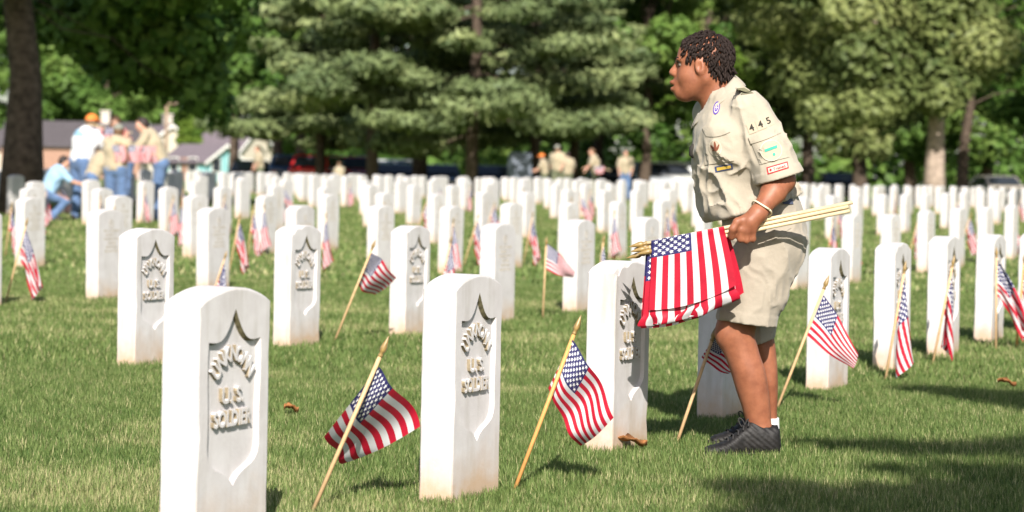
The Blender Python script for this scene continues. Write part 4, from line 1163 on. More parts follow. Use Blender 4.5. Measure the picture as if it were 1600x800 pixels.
# shirt
hem_p = L(1176, 327); hem_dir = L(1250, 304) - L(1105, 349); hem_n = np.array([hem_dir[2], 0, -hem_dir[0]]); hem_n /= np.linalg.norm(hem_n)
if hem_n[2] > 0: hem_n = -hem_n
SL_A, SL_B = L(1172, 176, -.125), L(1220, 284, -.185)
sl_p = L(1218.5, 278.5, -.18); sdir = L(1254, 268, -.18) - L(1184, 289, -.18); sl_n = np.array([sdir[2], 0, -sdir[0]]); sl_n /= np.linalg.norm(sl_n)
if sl_n[2] > 0: sl_n = -sl_n
SR_A, SR_B = L(1112, 178, .13), L(1160, 285, .195)
def folds(P, amp, seed=0, f=7.0, stretch=(1, 1, 1)):
    Q = P * np.array(stretch); out = 0
    for o, (ff, aa) in enumerate(((f, 1.0), (f * 2.1, .55))):
        w = np.stack([vn3(Q, ff, seed + o * 9), vn3(Q, ff, seed + 1 + o * 9), vn3(Q, ff, seed + 2 + o * 9)], 1) * (1.1 / ff)
        n = value_noise((Q + w) * ff * 1.9 + 30, seed + 3 + o * 9)
        out = out + amp * aa * ((1 - np.abs(2 * n - 1)) ** 2.6 - .25)
    return out
def shirt_sdf(P):
    t = TORSO(P)
    sh = rcone(P, L(1128, 156, -.03), L(1172, 176, -.125), .046, .058)
    sh2 = rcone(P, L(1124, 162, .03), L(1114, 180, .13), .048, .062)
    t = smin(smin(t, sh, .04), sh2, .04)
    # cloth bags over the waist at the front and hangs in folds
    zc = (P[:, 2] - L(1110, 332)[2]); fr = np.clip((L(1160, 330)[0] - P[:, 0]) / .14, 0, 1)
    t = t - .010 * np.exp(-(zc / .045) ** 2) * fr
    low = np.clip((L(1110, 215)[2] - P[:, 2]) / .12, 0, 1)
    t = t - folds(P, .017, 3, 6.5, (1, 1, .75)) * (.30 + 1.0 * low)
    t = smax(t, (P - hem_p) @ hem_n, .012)
    s = rcone(P, SL_A, SL_B, .062, .080)
    hem_d = (P - sl_p) @ sl_n
    s = s - folds(P + P[:, [2, 0, 1]] * [0.3, 0, 0], .012, 11, 6.0, (1.1, 1, .8)) * np.clip((-hem_d - .01) / .07, .12, 1)
    s = s - .0022 * ((hem_d > -.030) & (hem_d < 0))
    s = smax(s, hem_d, .004)
    inner = rcone(P, SL_A, SL_B + (SL_B - SL_A) * .3, .046, .068)
    s = smax(s, -np.maximum(inner, -(hem_d + .06)), .003)
    s2 = smax(rcone(P, SR_A, SR_B, .064, .070), (P - SR_B) @ sl_n, .004)
    d = smin(t, s, .010); d = smin(d, s2, .010)
    # opening at the throat
    neck = rcone(P, L(1116, 120), L(1125, 172), .060, .060)
    return smax(d, -neck, .004)
sculpt('shirt', shirt_sdf, (-.22, -.33, .66), (.28, .32, 1.26), .0045, M['khaki'], boy)

# shorts
PEL = Loft(rows([(296, 1150, 1240, 0, .13), (318, 1136, 1249, 0, .145), (340, 1131, 1255, 0, .155), (365, 1130, 1258, 0, .165), (390, 1131, 1256, 0, .165), (420, 1140, 1244, 0, .15)]), cap=.03)
SL_L = Loft(rows([(370, 1131, 1256, -.075, .092), (400, 1130, 1250, -.08, .092), (430, 1129, 1238, -.083, .090), (470, 1124, 1226, -.085, .088), (495, 1120, 1216, -.085, .088), (530, 1117, 1210, -.085, .088)]), cap=.01)
SL_R = Loft(rows([(370, 1135, 1254, .075, .090), (400, 1138, 1248, .08, .09), (440, 1146, 1236, .09, .086), (490, 1154, 1218, .095, .080), (545, 1156, 1208, .095, .076)]), cap=.01)
h1, h2 = L(1120, 498, -.085), L(1212, 503, -.085)
def plane(a, b):
    d = b - a; n = np.array([d[2], 0, -d[0]]); n /= np.linalg.norm(n); return a, (n if n[2] < 0 else -n)
pL = plane(L(1121, 499, -.1), L(1200, 510, -.1)); pR = plane(L(1165, 540, .1), L(1207, 528, .1))
def shorts_sdf(P):
    d = PEL(P)
    f = folds(P, .010, 21, 5.5, (1, 1, .8))
    hl = (P - pL[0]) @ pL[1]; hr = (P - pR[0]) @ pR[1]
    l = smax(SL_L(P) - f * .9, hl, .003); r_ = smax(SL_R(P) - f * .7, hr, .003)
    l = l - .0015 * ((hl > -.035) & (hl < 0))
    d = smin(smin(d - f * .8, l, .03), r_, .02)
    d = smax(d, -np.maximum(SL_L(P) + .007, -(hl + .055)), .002); d = smax(d, -np.maximum(SL_R(P) + .007, -(hr + .05)), .002)
    # pocket seam down the side
    return d
sculpt('shorts', shorts_sdf, (-.16, -.24, .30), (.26, .24, .90), .0045, M['shorts'], boy)

# shoes: lofts along the length of the foot
def shoe(ax, toe, zg, yc, dz, splay):
    """ax: list of (px, ytop, half width); zg pixel row of the sole"""
    rws = []
    for px, yt, hw, dy in ax:
        lo = L(px, zg, dy)[2]; hi = L(px, yt, dy)[2]; rws.append((L(px, yt, dy)[0], L(px, yt, dy)[1], hw, (lo + hi) / 2, max(.006, (hi - lo) / 2)))
    return Loft(rws, axis=0, e=2.7, cap=.01)
nearax = [(1099, 704, .020, -.105), (1104, 698, .032, -.105), (1118, 694, .040, -.10), (1134, 688, .044, -.095), (1150, 676, .043, -.088), (1162, 665, .040, -.082), (1174, 656, .043, -.078), (1190, 660, .046, -.073), (1205, 664, .045, -.07), (1214, 664, .038, -.07), (1220, 686, .022, -.07)]
SH1 = shoe(nearax, 0, 713, 0, 0, 0)
farax = [(1108, 686, .020, .12), (1114, 681, .032, .12), (1130, 676, .040, .12), (1146, 668, .042, .12), (1160, 656, .040, .12), (1176, 648, .038, .12), (1192, 656, .037, .12), (1205, 662, .036, .12), (1214, 660, .032, .12), (1219, 672, .02, .12)]
SH2 = shoe(farax, 0, 696, 0, 0, 0)
def shoe_obj(S, leg, yc, zg, ax):
    c = L(1190, 640, yc)
    def f(P):
        hole = rcone(P, L(1192 + (10 if yc > 0 else 0), 656 - (8 if yc > 0 else 0), yc + .012 * (yc < 0)), L(1190 + (12 if yc > 0 else 0), 625, yc + .012 * (yc < 0)), .033, .036)
        ridge = .0008 * np.sin((P[:, 0] * 0.8 + P[:, 2]) * 330) * (P[:, 2] > .02)
        return smax(S(P) - ridge, -hole, .006)
    o = sculpt('shoe', f, (-.20, yc - .08, -.025), (.16, yc + .08, .16), .003, M['black'], boy)
    zb = L(1150, zg, yc)[2]
    def fs(P): return np.maximum(np.abs(P[:, 2] - zb - .007) - .009, S(P) - .0035)
    sculpt('sole', fs, (-.20, yc - .08, -.03), (.16, yc + .08, .06), .003, M['sole'], o)
    mb = MB()
    for i in range(5):
        px = 1136 + 8 * i; yt = np.interp(px, [a[0] for a in ax], [a[1] for a in ax]) - .5
        p = L(px, yt, yc - .01 if yc < 0 else yc); dy = .026
        mb.tube([p + [0, -dy, -.010], p + [.003, -.012, .002], p + [0, .004, .003], p + [-.002, dy * .9, -.008]], .0028, 6)
    kx = L(1165, np.interp(1160, [a[0] for a in ax], [a[1] for a in ax]) - 2, yc)
    for s_ in (-1, 1):
        t = np.linspace(0, 2 * PI, 15); mb.tube([kx + [s_ * .013 * (1 - math.cos(q)) * .8 - .004, -.012, .012 * math.sin(q) + .01 * (1 - math.cos(q))] for q in t], .0024, 6)
    mb.build('lace', M['lace'], o, True)
shoe_obj(SH1, LEG_L, -.085, 713, nearax); shoe_obj(SH2, LEG_R, .12, 696, farax)
def sock(leg, p, yc):
    def f(P): return np.maximum(np.abs(leg(P) - .003) - .003, np.abs(P[:, 2] - p[0]) - p[1])
    sculpt('sock', f, (-.02, yc - .07, 0), (.16, yc + .07, .16), .003, M['sock'], boy)
sock(LEG_L, (L(1190, 692, -.07)[2], .016), -.07); sock(LEG_R, (L(1206, 666, .12)[2], .030), .12)

# hair in short twisted locks
def to_skin(p, f=head_sdf):
    p = np.asarray(p, float)
    for _ in range(8):
        e = .0008; q = np.stack([p] + [p + e * np.eye(3)[i] for i in range(3)]); v = f(q); g = (v[1:] - v[0]) / e; p = p - g * v[0] / (g @ g + 1e-9) * .9
    return p, g / np.linalg.norm(g)
def hair():
    mb = MB(); r = np.random.default_rng(9)
    bx = [1050, 1058, 1066, 1074, 1080, 1088, 1096, 1104, 1110, 1118, 1128, 1152]; by = [58, 65, 74, 88, 97, 90, 88, 93, 106, 116, 121, 120]
    n = 900; i = np.arange(n) + .5; ph = np.arccos(1 - 2 * i / n); th = PI * (1 + 5 ** .5) * i
    crown = hp(-.045, 0, .115); back = -FW; HCC = hp(-.010, 0, .033)
    for a, b in zip(ph, th):
        d = np.array([math.sin(a) * math.cos(b), math.sin(a) * math.sin(b), math.cos(a)])
        q = np.array([-.010, 0, .033]) + d * np.array([.0815, .0685, .0775]) + r.normal(size=3) * .0015
        px, py = 1100 - q[0] * 478, 105 - q[2] * 478
        if py > np.interp(px, bx, by) + r.normal() * .8: continue
        if q[0] > .055 and q[2] < .082: continue
        q, nrm = to_skin(hp(*q))
        flow = q - crown; flow -= nrm * (flow @ nrm); flow /= np.linalg.norm(flow) + 1e-9
        flow = flow + r.normal(size=3) * .40; flow[2] -= .30; flow += back * .15; flow -= nrm * min(0, flow @ nrm); flow /= np.linalg.norm(flow)
        Ln = .016 + .013 * r.random() + .007 * (((q - HC) @ FW) < -.04)
        pts = []; tw = r.random() * 6; lift = .0045 + .004 * r.random()
        for k in range(7):
            t = k / 6
            p = q - nrm * .002 + nrm * lift * math.sin(min(1, t * 1.3) * PI * .5) + flow * Ln * t * (0.5 + .5 * t)
            p = p + np.array([math.sin(tw + t * 11), math.cos(tw + t * 10), math.sin(tw * 2 + t * 9)]) * .0014
            rr_ = np.linalg.norm(q - HCC); pn = p - HCC; ln = np.linalg.norm(pn); lim = rr_ + lift * 1.0 + .0015
            if ln > lim and (p - HC)[2] > -.005: p = HCC + pn / ln * lim
            pts.append(p)
        w = .0033 + .0013 * r.random()
        mb.tube(pts, np.array([.9, 1.1, .95, 1.12, .95, 1.0, .55]) * w, 6)
    mb.build('hair', M['hair'], boy, True)
hair()
for s_ in (1, -1):
    V, Q = surface(lambda P: ell((P - HC) @ HR, (.0712, .031 * s_, .005), (.0115, .0110, .0085)), HC - .15, HC + .15, .0022)
    e = obj('eye', mesh_np('eye', V, Q, True, [M['eye']]), boy)
    V, Q = surface(lambda P: ell((P - HC) @ HR, (.0795, .031 * s_, .0045), (.0045, .0064, .0064)), HC - .15, HC + .15, .0015); obj('iris', mesh_np('iris', V, Q, True, [M['iris']]), e)
    mb = MB(); mb.tube([to_skin(hp(f, l * s_, u))[0] for f, l, u in ((.088, .019, .010), (.088, .026, .0145), (.086, .034, .0145), (.078, .043, .008))], [.0018, .0032, .0032, .0016], 6); mb.build('eyelid', M['ink'], e, True)
    mb = MB(); mb.tube([to_skin(hp(f, l * s_, u))[0] for f, l, u in ((.098, .010, .023), (.094, .022, .029), (.084, .036, .029), (.072, .046, .022))], [.0016, .0028, .0026, .001], 6); mb.build('eyebrow', M['hair'], boy, True)

# collar
def collar():
    top_b, top_f = L(1148, 117), L(1090, 178); low_b, low_f = L(1167, 134), L(1083, 196); st_b, st_f = L(1146, 130), L(1096, 182)
    V = []; Fs = []; n = 44; g = .17
    prof = []
    for j in range(n + 1):
        a = g + (2 * PI - 2 * g) * j / n; c, s = math.cos(a), math.sin(a)
        row = []
        for (b_, f_, w) in ((st_b, st_f, .060), (top_b, top_f, .066), (top_b, top_f, .074), (low_b, low_f, .114)):
            m = (b_ + f_) / 2; h_ = (f_ - b_) / 2
            p = m + h_ * c + np.array([0, -w * s, 0])
            if w > .09: p = p + np.array([-.010 * (c > .85), 0, -.018 * max(0, c) ** 6 + .013 * abs(s)])
            if w == .074: p = p + (m - p) * -.02 + np.array([0, 0, .001])
            row.append(p)
        lo = row[3]; row.append(lo + (lo - (low_b + low_f) / 2) * -.06 + np.array([0, 0, -.003]))
        V += row
    k = 5
    for j in range(n):
        for i in range(k - 1): Fs.append((j * k + i, j * k + i + 1, (j + 1) * k + i + 1, (j + 1) * k + i))
    me = bpy.data.meshes.new('collar'); me.from_pydata([tuple(v) for v in V], [], Fs); me.update(); me.polygons.foreach_set('use_smooth', np.full(len(Fs), True))
    o = obj('collar', me, bpy.data.objects['shirt'], M['khaki'])
    sd = o.modifiers.new('thick', 'SOLIDIFY'); sd.thickness = .003
    sb = o.modifiers.new('sub', 'SUBSURF'); sb.levels = 1; sb.render_levels = 1
collar()

# badges, flaps and lettering sewn on: laid on the cloth where it stands
CAMP = np.array([0, 0, CAMZ])
from mathutils.bvhtree import BVHTree
_bvh = {}
def on_cloth(px, py, part='shirt', off=0.0):
    if part not in _bvh:
        me = bpy.data.objects[part].data; _bvh[part] = BVHTree.FromPolygons([v.co[:] for v in me.vertices], [p.vertices[:] for p in me.polygons])
    px = np.asarray(px, float).ravel(); py = np.asarray(py, float).ravel()
    D_ = np.stack([(px - 800) / F, -(py - 400) / F, -np.ones_like(px)], 1) @ CR.T
    D_ /= np.linalg.norm(D_, axis=1)[:, None]; o = CAMP - BOY; out = []
    last = BY - .15
    for d in D_:
        h = _bvh[part].ray_cast(Vector(o), Vector(d)); t = h[3] if h[0] is not None else last
        last = t; out.append(o + d * (t - off))
    return np.array(out)
def sewn(name, corners, mat, thick=.003, f='shirt', parent=None, n=(14, 11), sag=0.0):
    (a, b, c, d) = [np.array(q, float) for q in corners]; nu, nv = n
    u, v = np.meshgrid(np.linspace(0, 1, nu + 1), np.linspace(0, 1, nv + 1), indexing='ij'); u_, v_ = u.ravel()[:, None], v.ravel()[:, None]
    q = (a * (1 - u_) + b * u_) * (1 - v_) + (d * (1 - u_) + c * u_) * v_
    q[:, 1] += (sag * np.sin(PI * u_) * v_)[:, 0]
    T_ = on_cloth(q[:, 0], q[:, 1], f, thick); Bt = on_cloth(q[:, 0], q[:, 1], f, -.002)
    N_ = (nu + 1) * (nv + 1); idx = np.arange(N_).reshape(nu + 1, nv + 1)
    top = np.stack([idx[:-1, :-1], idx[:-1, 1:], idx[1:, 1:], idx[1:, :-1]], -1).reshape(-1, 4)
    rim = np.concatenate([idx[:, 0], idx[-1, 1:], idx[::-1, -1][1:], idx[0, ::-1][1:-1]])
    sk = np.stack([rim, np.roll(rim, -1), np.roll(rim, -1) + N_, rim + N_], 1)
    return obj(name, mesh_np(name, np.concatenate([T_, Bt]), np.concatenate([top, sk]), False, [mat]), parent or bpy.data.objects['shirt'])
def disc(name, cx, cy, rx, ry, mat, thick, tilt=0.0, parent=None, f='shirt', r0=0.0):
    k = 24; rr = np.linspace(r0, 1, 4); V = []
    for r_ in rr:
        for i in range(k):
            a = 2 * PI * i / k; x, y = rx * r_ * math.cos(a), ry * r_ * math.sin(a); V.append((cx + x * math.cos(tilt) - y * math.sin(tilt), cy + x * math.sin(tilt) + y * math.cos(tilt)))
    V = np.array(V); T_ = on_cloth(V[:, 0], V[:, 1], f, thick); rim = V[-k:]; Bt = on_cloth(rim[:, 0], rim[:, 1], f, -.002)
    Q = [((j) * k + i, j * k + (i + 1) % k, (j + 1) * k + (i + 1) % k, (j + 1) * k + i) for j in range(3) for i in range(k)]
    Q += [(3 * k + i, 3 * k + (i + 1) % k, 4 * k + (i + 1) % k, 4 * k + i) for i in range(k)]
    return obj(name, mesh_np(name, np.concatenate([T_, Bt]), np.array(Q), False, [mat]), parent or bpy.data.objects['shirt'])
def print_text(s, cx, cy, size, tilt, mat, parent, thick=.004, sx=1.0, offset=0.0, f='shirt'):
    V, Fs = text_np(s, size, 0, offset); x = V[:, 0] * sx; y = -V[:, 1]
    P = on_cloth(cx + x * math.cos(tilt) - y * math.sin(tilt), cy + x * math.sin(tilt) + y * math.cos(tilt), f, thick)
    me = bpy.data.meshes.new('lettering'); me.from_pydata([tuple(p) for p in P], [], Fs); me.update(); return obj('lettering', me, parent, mat)
KH = M['khaki']
sewn('sleeve_pocket', [(1173, 221), (1223, 205), (1234, 245), (1187, 257)], KH, .0035)
sewn('pocket_flap', [(1169, 215), (1219, 199), (1221, 207), (1173, 225)], KH, .007, sag=1.5)
sewn('chest_pocket', [(1099, 208), (1141, 205), (1147, 251), (1101, 258)], KH, .0035)
sewn('pocket_flap', [(1097, 200), (1140, 195), (1141, 206), (1103, 213)], KH, .007, sag=3.5)
sewn('epaulet', [(1148, 137), (1163, 135), (1178, 145), (1158, 148)], KH, .0025)
sewn('shoulder_loop', [(1151, 138), (1163, 136.5), (1177, 145), (1158, 147.5)], M['olive'], .0042)
for ch, cx, cy in (('4', 1174.5, 200), ('4', 1188.3, 194.5), ('5', 1200.8, 188.8)):
    t = math.radians(-21); c, s = math.cos(t), math.sin(t); w, h_ = 6.6, 8.2
    q = sewn('number_patch', [(cx + x * c - y * s, cy + x * s + y * c) for x, y in ((-w, -h_), (w, -h_), (w, h_), (-w, h_))], M['patch'], .0022, n=(3, 3))
    print_text(ch, cx, cy, 14.5, t, M['ink'], q, .0034, 1.05, .35)
d_ = disc('sleeve_badge', 1205, 235, 16.5, 16, M['patch'], .0065)
disc('badge_edge', 1205, 235, 17.3, 16.8, M['badge_white'], .0068, parent=d_, r0=.93)
sewn('badge_bar', [(1194.5, 233.5), (1214, 226.5), (1214.8, 230.6), (1195.3, 237.8)], M['green'], .0080, parent=d_, n=(5, 2))
disc('badge_dot', 1209.5, 241, 2.2, 2.4, M['green'], .0080, parent=d_)
q = sewn('name_strip', [(1197.5, 261.5), (1230.5, 252), (1232.5, 262.5), (1199.5, 272.5)], M['redthread'], .0025, n=(14, 5))
q2 = sewn('strip_field', [(1199.6, 262.9), (1229.4, 254.3), (1230.6, 261.2), (1201.2, 270.4)], M['badge_white'], .0034, parent=q, n=(14, 5))
print_text('Trained', 1217.8, 261.9, 6.4, math.radians(-16.5), M['redthread'], q, .0046, 1.0, .12)
disc('strip_dot', 1204, 265.6, 1.7, 2.1, M['redthread'], .0046, parent=q)
disc('crest_badge', 1119.5, 168.5, 5.0, 10.5, M['purple'], .0030, math.radians(14))
d_ = disc('crest_ring', 1119.5, 168.5, 3.6, 8.0, M['badge_white'], .0042, math.radians(14), r0=.75)
print_text('+', 1119.3, 168.5, 15, math.radians(14), M['badge_white'], d_, .0044, .5, .3)
d_ = disc('rank_badge', 1117.5, 231, 9.3, 12.5, M['patch'], .0065, math.radians(-10))
disc('badge_edge', 1117.5, 231, 9.9, 13.2, M['badge_white'], .0068, math.radians(-10), parent=d_, r0=.9)
for (x0, y0, rx, ry, tl) in ((0, -2, 2.0, 8.0, 0), (-4, 0, 1.5, 5.2, -.5), (4, -.5, 1.5, 5.2, .5), (0, 3.2, 5.2, 1.3, -.15)): disc('badge_figure', 1117.5 + x0, 231 + y0, rx, ry, M['brown'], .0085, tl - .17, parent=d_)
q = sewn('service_strip', [(1116.5, 260.5), (1144, 256), (1145.5, 264), (1118, 269.5)], M['navy'], .0025, n=(12, 5)); sewn('strip_field', [(1119.5, 262), (1141.5, 258.4), (1142.5, 262.6), (1120.5, 267)], M['gold'], .0036, parent=q, n=(12, 5))
sewn('belt_pouch', [(1217, 305), (1236, 300), (1240, 319), (1224, 319)], M['navy_cloth'], .006, 'shorts', bpy.data.objects['shorts'])
sewn('belt', [(1205, 309), (1236, 297.5), (1238, 304.5), (1207, 316)], M['olive'], .004, 'shorts', bpy.data.objects['shorts'])
sewn('pocket_welt', [(1192, 380), (1233, 352), (1236, 356), (1195, 385)], M['shorts'], .004, 'shorts', bpy.data.objects['shorts'])
# placket buttons and the slide hanging at the throat
mb = MB(); p = L(1083.5, 236, -.03); mb.tube([p + [0, 0, .022], p + [-.004, 0, .01], p + [-.004, 0, -.012], p + [0, 0, -.022]], [.006, .011, .011, .005], 10); mb.build('neckerchief_slide', M['ink'], boy, True)

# wristband
a_ = WRI_L + (ELB_L - WRI_L) * .13; ax_ = (ELB_L - WRI_L) / np.linalg.norm(ELB_L - WRI_L)
ux = np.cross(ax_, [0, 0, 1.0]); ux /= np.linalg.norm(ux); uy = np.cross(ax_, ux)
t = np.linspace(0, 2 * PI, 33); mb = MB(); mb.tube([a_ + (ux * math.cos(q) + uy * math.sin(q)) * .0345 + ax_ * .006 * math.sin(2 * q) for q in t], .0032, 8); mb.build('wristband', M['cream_band'], boy, True)

# ------------------------------------------------------------------ the bundle of flags in the scout's hand
GROUP_BUNDLE = 'flags carried in a bundle'
STK = [((988, 384.5), (1313, 320), -.240, 'flag stick on top of the bundle in the scout\'s hand'), ((991, 392), (1306, 327), -.246, 'second flag stick of the bundle in the scout\'s hand'), ((984, 402), (1302, 326), -.230, 'flag stick with dark tip lowest at the front of the bundle'),
       ((1000, 396), (1308, 333.5), -.252, 'flag stick lowest at the back end of the bundle'), ((996, 388), (1300, 331), -.234, 'flag stick in the middle of the bundle')]
def draped(x0, x1, stick, dy, ybot, u0, seed, mirror=False, lean=0.0, wav=.006):
    """one flag hung down over the sticks: hoist along the stick, fly hanging"""
    r = np.random.default_rng(seed); (ax, ay), (bx, by) = stick
    P = np.zeros((NU + 1, NV + 1, 3)); ln = (FLY * (1 - u0))
    for i in range(NU + 1):
        u = i / NU
        for j in range(NV + 1):
            v = j / NV
            px = x0 + (x1 - x0) * v; py = ay + (by - ay) * (px - ax) / (bx - ax)
            top = L(px, py, dy)
            s = (u - u0) * FLY * (1 - .20 * v ** 3 - .04 * (1 - v) ** 4)
            if s < 0: p = top + np.array([0, .012 + .004 * math.cos(v * 5 + seed), s * .0 + s * .85 + .006])      # the part folded over behind the sticks
            else:
                spread = 1 + .10 * s / FLY
                p = top + np.array([(v - .45) * .03 * s / FLY + lean * s + .030 * v ** 2 * math.sin(min(1, s / FLY) * PI * .62), 0, -s + .006])
                w = wav * (s / FLY) ** .6
                p[1] += -.011 + w * math.sin(v * 9 + seed * 1.3 + s * 4) + w * .8 * math.sin(v * 4.3 + seed) + (-.004 * math.cos(min(1, s / .02) * PI / 2))
            P[i, j] = p
    return P
def bundle_flag(stick, P, label, stick_mat='stick'):
    (a, b, dy, lab) = stick
    p0 = L(b[0], b[1], dy); p1 = L(a[0], a[1], dy); v = p1 - p0
    root = empty('carried_flag', tuple(BOY + p0)); tag(root, label, 'flag', GROUP_BUNDLE)
    me, sm = pole_mesh(v); me.materials.clear(); me.materials.append(M[stick_mat])
    obj('pole', me, root); obj('spear_tip', sm, root)
    c, s = flag_meshes(P - p0, 2); cl = obj('cloth', c, root); obj('stars', s, cl)
def crumple(P, i0, seed, amp=.06):
    r = np.random.default_rng(seed); Q = P.copy(); n = P.shape[0]
    for i in range(i0, n):                                  # the free end turned up and gathered
        f = (i - i0) / (n - i0); Q[i, :, 2] = Q[i0, :, 2] - .018 * math.sin(f * PI * 1.1) - .004 * f
        Q[i, :, 1] = Q[i0, :, 1] + .022 * f + .006 * np.sin(np.arange(P.shape[1]) * 1.1 + seed); Q[i, :, 0] = Q[i0, :, 0] + .005 * math.sin(f * 3 + seed) + amp * .09 * np.sin(np.arange(P.shape[1]) * .9 + seed + f * 2)
    return Q
S0 = STK[0]
bundle_flag(STK[3], draped(1019, 1130, S0[:2], -.258, 0, .20, 1, lean=.02, wav=.005), 'front flag of the bundle hanging from the scout\'s hand, stars at its top corner')
bundle_flag(STK[1], crumple(draped(1017, 1126, S0[:2], -.243, 0, .0, 2, lean=.05, wav=.010), 18, 2), 'second flag of the bundle, its bunched lower edge showing beneath the front one')
bundle_flag(STK[0], crumple(draped(1013, 1122, S0[:2], -.232, 0, -.06, 3, lean=-.01, wav=.012), 17, 5), 'third flag of the bundle hanging behind the others')
bundle_flag(STK[2], draped(1022, 1134, S0[:2], -.222, 0, .08, 4, lean=.10, wav=.014), 'flag of the bundle whose red edge shows nearest the scout\'s hand')
bundle_flag(STK[4], draped(1010, 1118, S0[:2], -.212, 0, .0, 5, lean=.0, wav=.014), 'rearmost flag of the bundle with its blue corner peeping out')

# ------------------------------------------------------------------ other people
M['skin_pale'] = skin_mat('skin_pale', (0.48, 0.26, 0.18), (0.58, 0.34, 0.25)); M['jeans'] = weave_mat('jeans', (0.10, 0.16, 0.29), .15); M['tee'] = weave_mat('white_tee', (0.56, 0.56, 0.58), .03)
M['lightblue'] = weave_mat('light_blue', (0.27, 0.42, 0.58), .05); M['tan'] = weave_mat('tan_shirt', (0.36, 0.30, 0.21), .06); M['orange'] = plain('orange_cap', (0.75, 0.20, 0.04), .7); M['darkhair'] = plain('dark_hair', (0.03, 0.02, 0.018), .6); M['brownhair'] = plain('brown_hair', (0.14, 0.08, 0.045), .6)
M['oliveshort'] = weave_mat('olive_trousers', (0.13, 0.14, 0.085)); M['teeprint'] = plain('shirt_print', (0.30, 0.48, 0.68), .8, var=.5, scale=14); M['greycap'] = plain('grey_cap', (0.20, 0.20, 0.17), .8); M['redshirt'] = weave_mat('red_shirt', (0.40, 0.17, 0.15)); M['flagpink'] = M['red']
def human(px, Y, facing, label, shirt, trousers, head, height=1.7, lean=0.0, crouch=0.0, armL=(.25, .1), armR=(.25, .1), skin='skin_pale', cap=None, res=.02, z=None, shorts=False):
    """facing in degrees (0 looks along +x); arm = (raise forward, bend) in radians"""
    x = atx(px, Y); s = height / 1.7
    root = empty('person', (x, Y, float(gz(Y))), math.radians(facing)); tag(root, label, 'person', 'people helping among the graves'); root.scale = (s, s, s)
    hz = .90 - .42 * crouch; hip = np.array([-.12 * lean - .08 * crouch, 0, hz])
    up = np.array([math.sin(lean), 0, math.cos(lean)]); chest = hip + up * .36; neck = hip + up * .53; hd = hip + up * .53 + np.array([.05 + .10 * math.sin(lean), 0, .14 - .05 * math.sin(lean)])
    J = {}
    for sg, arm in ((1, armL), (-1, armR)):
        sh = neck + np.array([0, .185 * sg, -.05]); el_ = sh + np.array([math.sin(arm[0]) * .27, .05 * sg, -math.cos(arm[0]) * .27]); a2 = arm[0] + arm[1]
        wr = el_ + np.array([math.sin(a2) * .24, -.04 * sg, -math.cos(a2) * .24]); hn = wr + (wr - el_) * .35
        kn = np.array([hip[0] + .05 + .34 * crouch, .11 * sg, .48 - .10 * crouch]) ; an = np.array([-.02 - .02 * crouch, .12 * sg, .07])
        J[sg] = (sh, el_, wr, hn, kn, an, hip + np.array([0, .09 * sg, -.02]))
    def trunk(P, o=0.0):
        Q = P.copy(); Q[:, 1] *= .78
        return chain(Q, [hip + up * .02, chest, neck - up * .05], [.135 + o, .150 + o, .115 + o], .05)
    def legs(P, o=0.0, short=False):
        d = None
        for sg in (1, -1):
            sh, el_, wr, hn, kn, an, hj = J[sg]; a2 = kn + (an - kn) * (.0 if short else 1)
            e = chain(P, [hj, kn, a2 + [0, 0, .0 if not short else -.01]], [.098 + o, .068 + o, (.055 + o) if not short else .068 + o], .03); d = e if d is None else smin(d, e, .03)
        return smin(d, rcone(P, hip + [0, -.06, .02], hip + [0, .06, .02], .125 + o, .125 + o), .05)
    def body(P):
        d = ell(P, hd, (.098, .078, .118)); d = smin(d, ell(P, hd + [.085, 0, -.02], (.02, .014, .018)), .015); d = smin(d, rcone(P, neck - up * .04, hd - [0.01, 0, .06], .058, .052), .03)
        d = smin(d, trunk(P, -.02), .03); d = smin(d, legs(P, -.018), .03)
        for sg in (1, -1):
            sh, el_, wr, hn, kn, an, hj = J[sg]
            d = smin(d, chain(P, [sh, el_, wr], [.052, .042, .030], .01), .02); d = smin(d, chain(P, [wr, hn], [.032, .024]), .015)
            for f_ in range(4):
                dirn = (wr - el_) / np.linalg.norm(wr - el_); q = hn + np.array([0, (f_ - 1.5) * .018, 0]); d = smin(d, rcone(P, q, q + dirn * .05, .011, .009), .004)
            d = smin(d, rcone(P, an, an + [.16, .01 * sg, -.035], .04, .034), .02)
        return d
    lo, hi = (-.6, -.45, -.03), (.95, .45, 1.85)
    sculpt('body', body, lo, hi, res, M[skin], root)
    def shirtf(P):
        d = trunk(P, .012)
        for sg in (1, -1):
            sh, el_ = J[sg][0], J[sg][1]; d = smin(d, rcone(P, sh, sh + (el_ - sh) * .85, .072, .070), .03)
        d = d - folds(P, .02, 5, 4.0)
        return smax(d, (hip - P) @ up - .03, .01)
    sculpt('shirt', shirtf, lo, hi, res, M[shirt], root)
    sculpt('trousers', lambda P: smax(legs(P, .008, shorts) - folds(P, .012, 8, 4), (P - hip) @ up - .06, .01), lo, hi, res, M[trousers], root)
    for sg in (1, -1):
        an = J[sg][5]; sculpt('shoe', lambda P: smax(rcone(P, an + [-.03, 0, -.02], an + [.17, .01 * sg, -.035], .052, .045), -.005 - P[:, 2], .01), an - .3, an + .35, res, M['sole'], root)
    if cap:
        c = hd + np.array([-.005, 0, .03])
        o = sculpt('cap', lambda P: smin(smax(ell(P, c, (.115, .095, .115)), c[2] - P[:, 2], .01), ell(P, c + [.12, 0, .0], (.09, .075, .016)), .01), hd - .3, hd + .3, .015, M[cap], root)
    hm = M[head]
